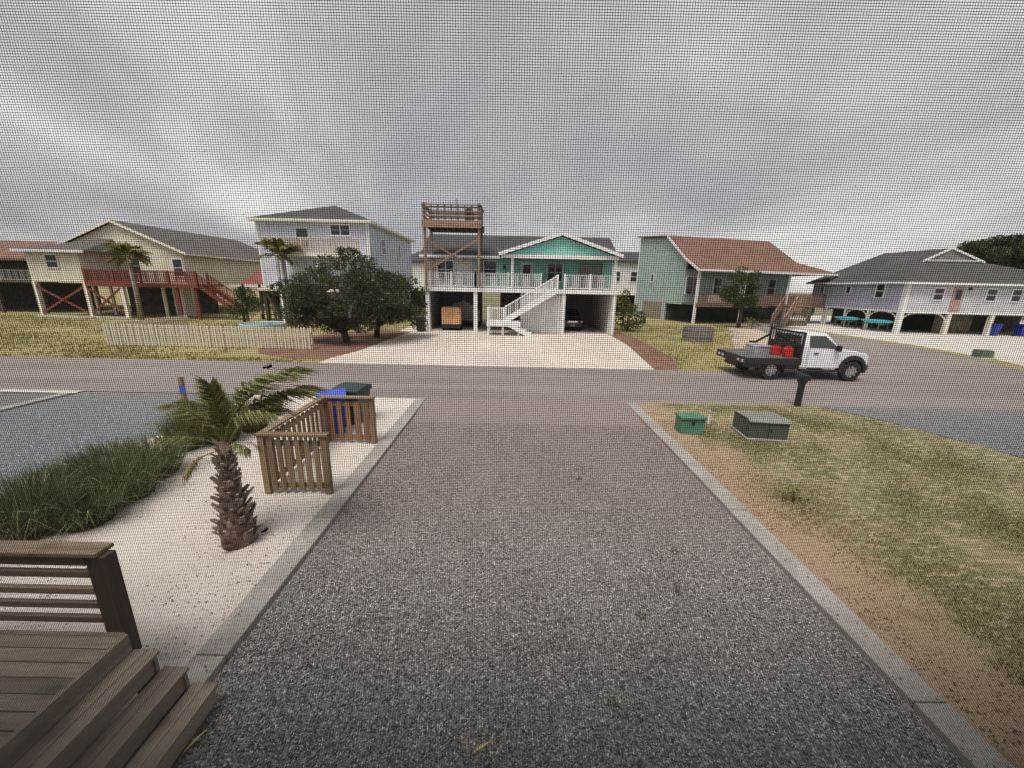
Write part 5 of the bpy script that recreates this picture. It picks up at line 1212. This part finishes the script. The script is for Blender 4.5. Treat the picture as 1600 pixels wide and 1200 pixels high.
def wires():
    """every wire of the mesh as a square tube: 16 per inch across, 18 per inch down"""
    r = 0.000165; pv, ph_ = 0.00159, 0.00141
    xs = np.arange(SX0, SX1, pv); zs = np.arange(SZ0, SZ1, ph_)
    xs = xs + rng.normal(0, 0.00003, len(xs)); zs = zs + rng.normal(0, 0.00003, len(zs))
    f = np.array([[0, 1, 5, 4], [1, 2, 6, 5], [2, 3, 7, 6], [3, 0, 4, 7]])
    q = np.array([(1, 0), (0, 1), (-1, 0), (0, -1)]) * r * 1.1
    V = np.zeros((len(xs) + len(zs), 8, 3))
    nx_ = len(xs)
    for e_, (zz) in ((0, SZ0), (4, SZ1)):
        for j in range(4):
            V[:nx_, e_ + j, 0] = xs + q[j, 0]; V[:nx_, e_ + j, 1] = q[j, 1]; V[:nx_, e_ + j, 2] = zz
    for e_, xx in ((0, SX0), (4, SX1)):
        for j in range(4):
            V[nx_:, e_ + j, 2] = zs + q[j, 0]; V[nx_:, e_ + j, 1] = q[j, 1] + 0.0002; V[nx_:, e_ + j, 0] = xx
    F = (np.arange(len(V))[:, None, None] * 8 + f[None]).reshape(-1, 4)
    return npfaces('mesh_wires', V, F, SCR)
SCREEN = True
if SCREEN:
    place('mesh_wires', wires(), None, isn, kind='stuff')
part('screen_frame', MB().box(SX0 - 0.04, SX0, -0.012, 0.012, SZ0 - 0.04, SZ1 + 0.04).box(SX1, SX1 + 0.04, -0.012, 0.012, SZ0 - 0.04, SZ1 + 0.04)
     .box(SX0, SX1, -0.012, 0.012, SZ0 - 0.04, SZ0).box(SX0, SX1, -0.012, 0.012, SZ1, SZ1 + 0.04), DARK, isn)

# two small insects clinging to the screen
for lab, x, z in (('small dark insect on the screen before the road, above the palm', -0.174, 3.440), ('small dark insect on the screen before the sand, right of the palm trunk', -0.195, 3.306)):
    t = thing('insect', lab, 'insect', (x, 0.2685, z))
    t.rotation_euler = (0, random.uniform(-0.8, 0.8), 0)
    part('insect_body', MB().tube([(-0.0022, 0, 0), (-0.0012, -0.0006, 0), (0.0006, -0.0007, 0), (0.0016, -0.0005, 0.0002), (0.0026, 0, 0)], [0.0003, 0.0010, 0.0009, 0.0012, 0.0004], 8), BLACKP, t)
    m = MB()
    for q in (-0.0012, 0.0, 0.0012):
        for sg in (-1, 1): m.tube([(q, 0, 0), (q * 1.6, -0.0004, sg * 0.0016), (q * 2.2, 0.001, sg * 0.0028)], 0.00016, 4)
    part('legs', m, BLACKP, t)
    part('wing', MB().add([(0.0, -0.0012, 0.0002), (-0.003, -0.0012, 0.002), (-0.0042, -0.0010, 0.0012), (-0.0035, -0.0009, 0.0)], [(0, 1, 2, 3)]), DARK, t)
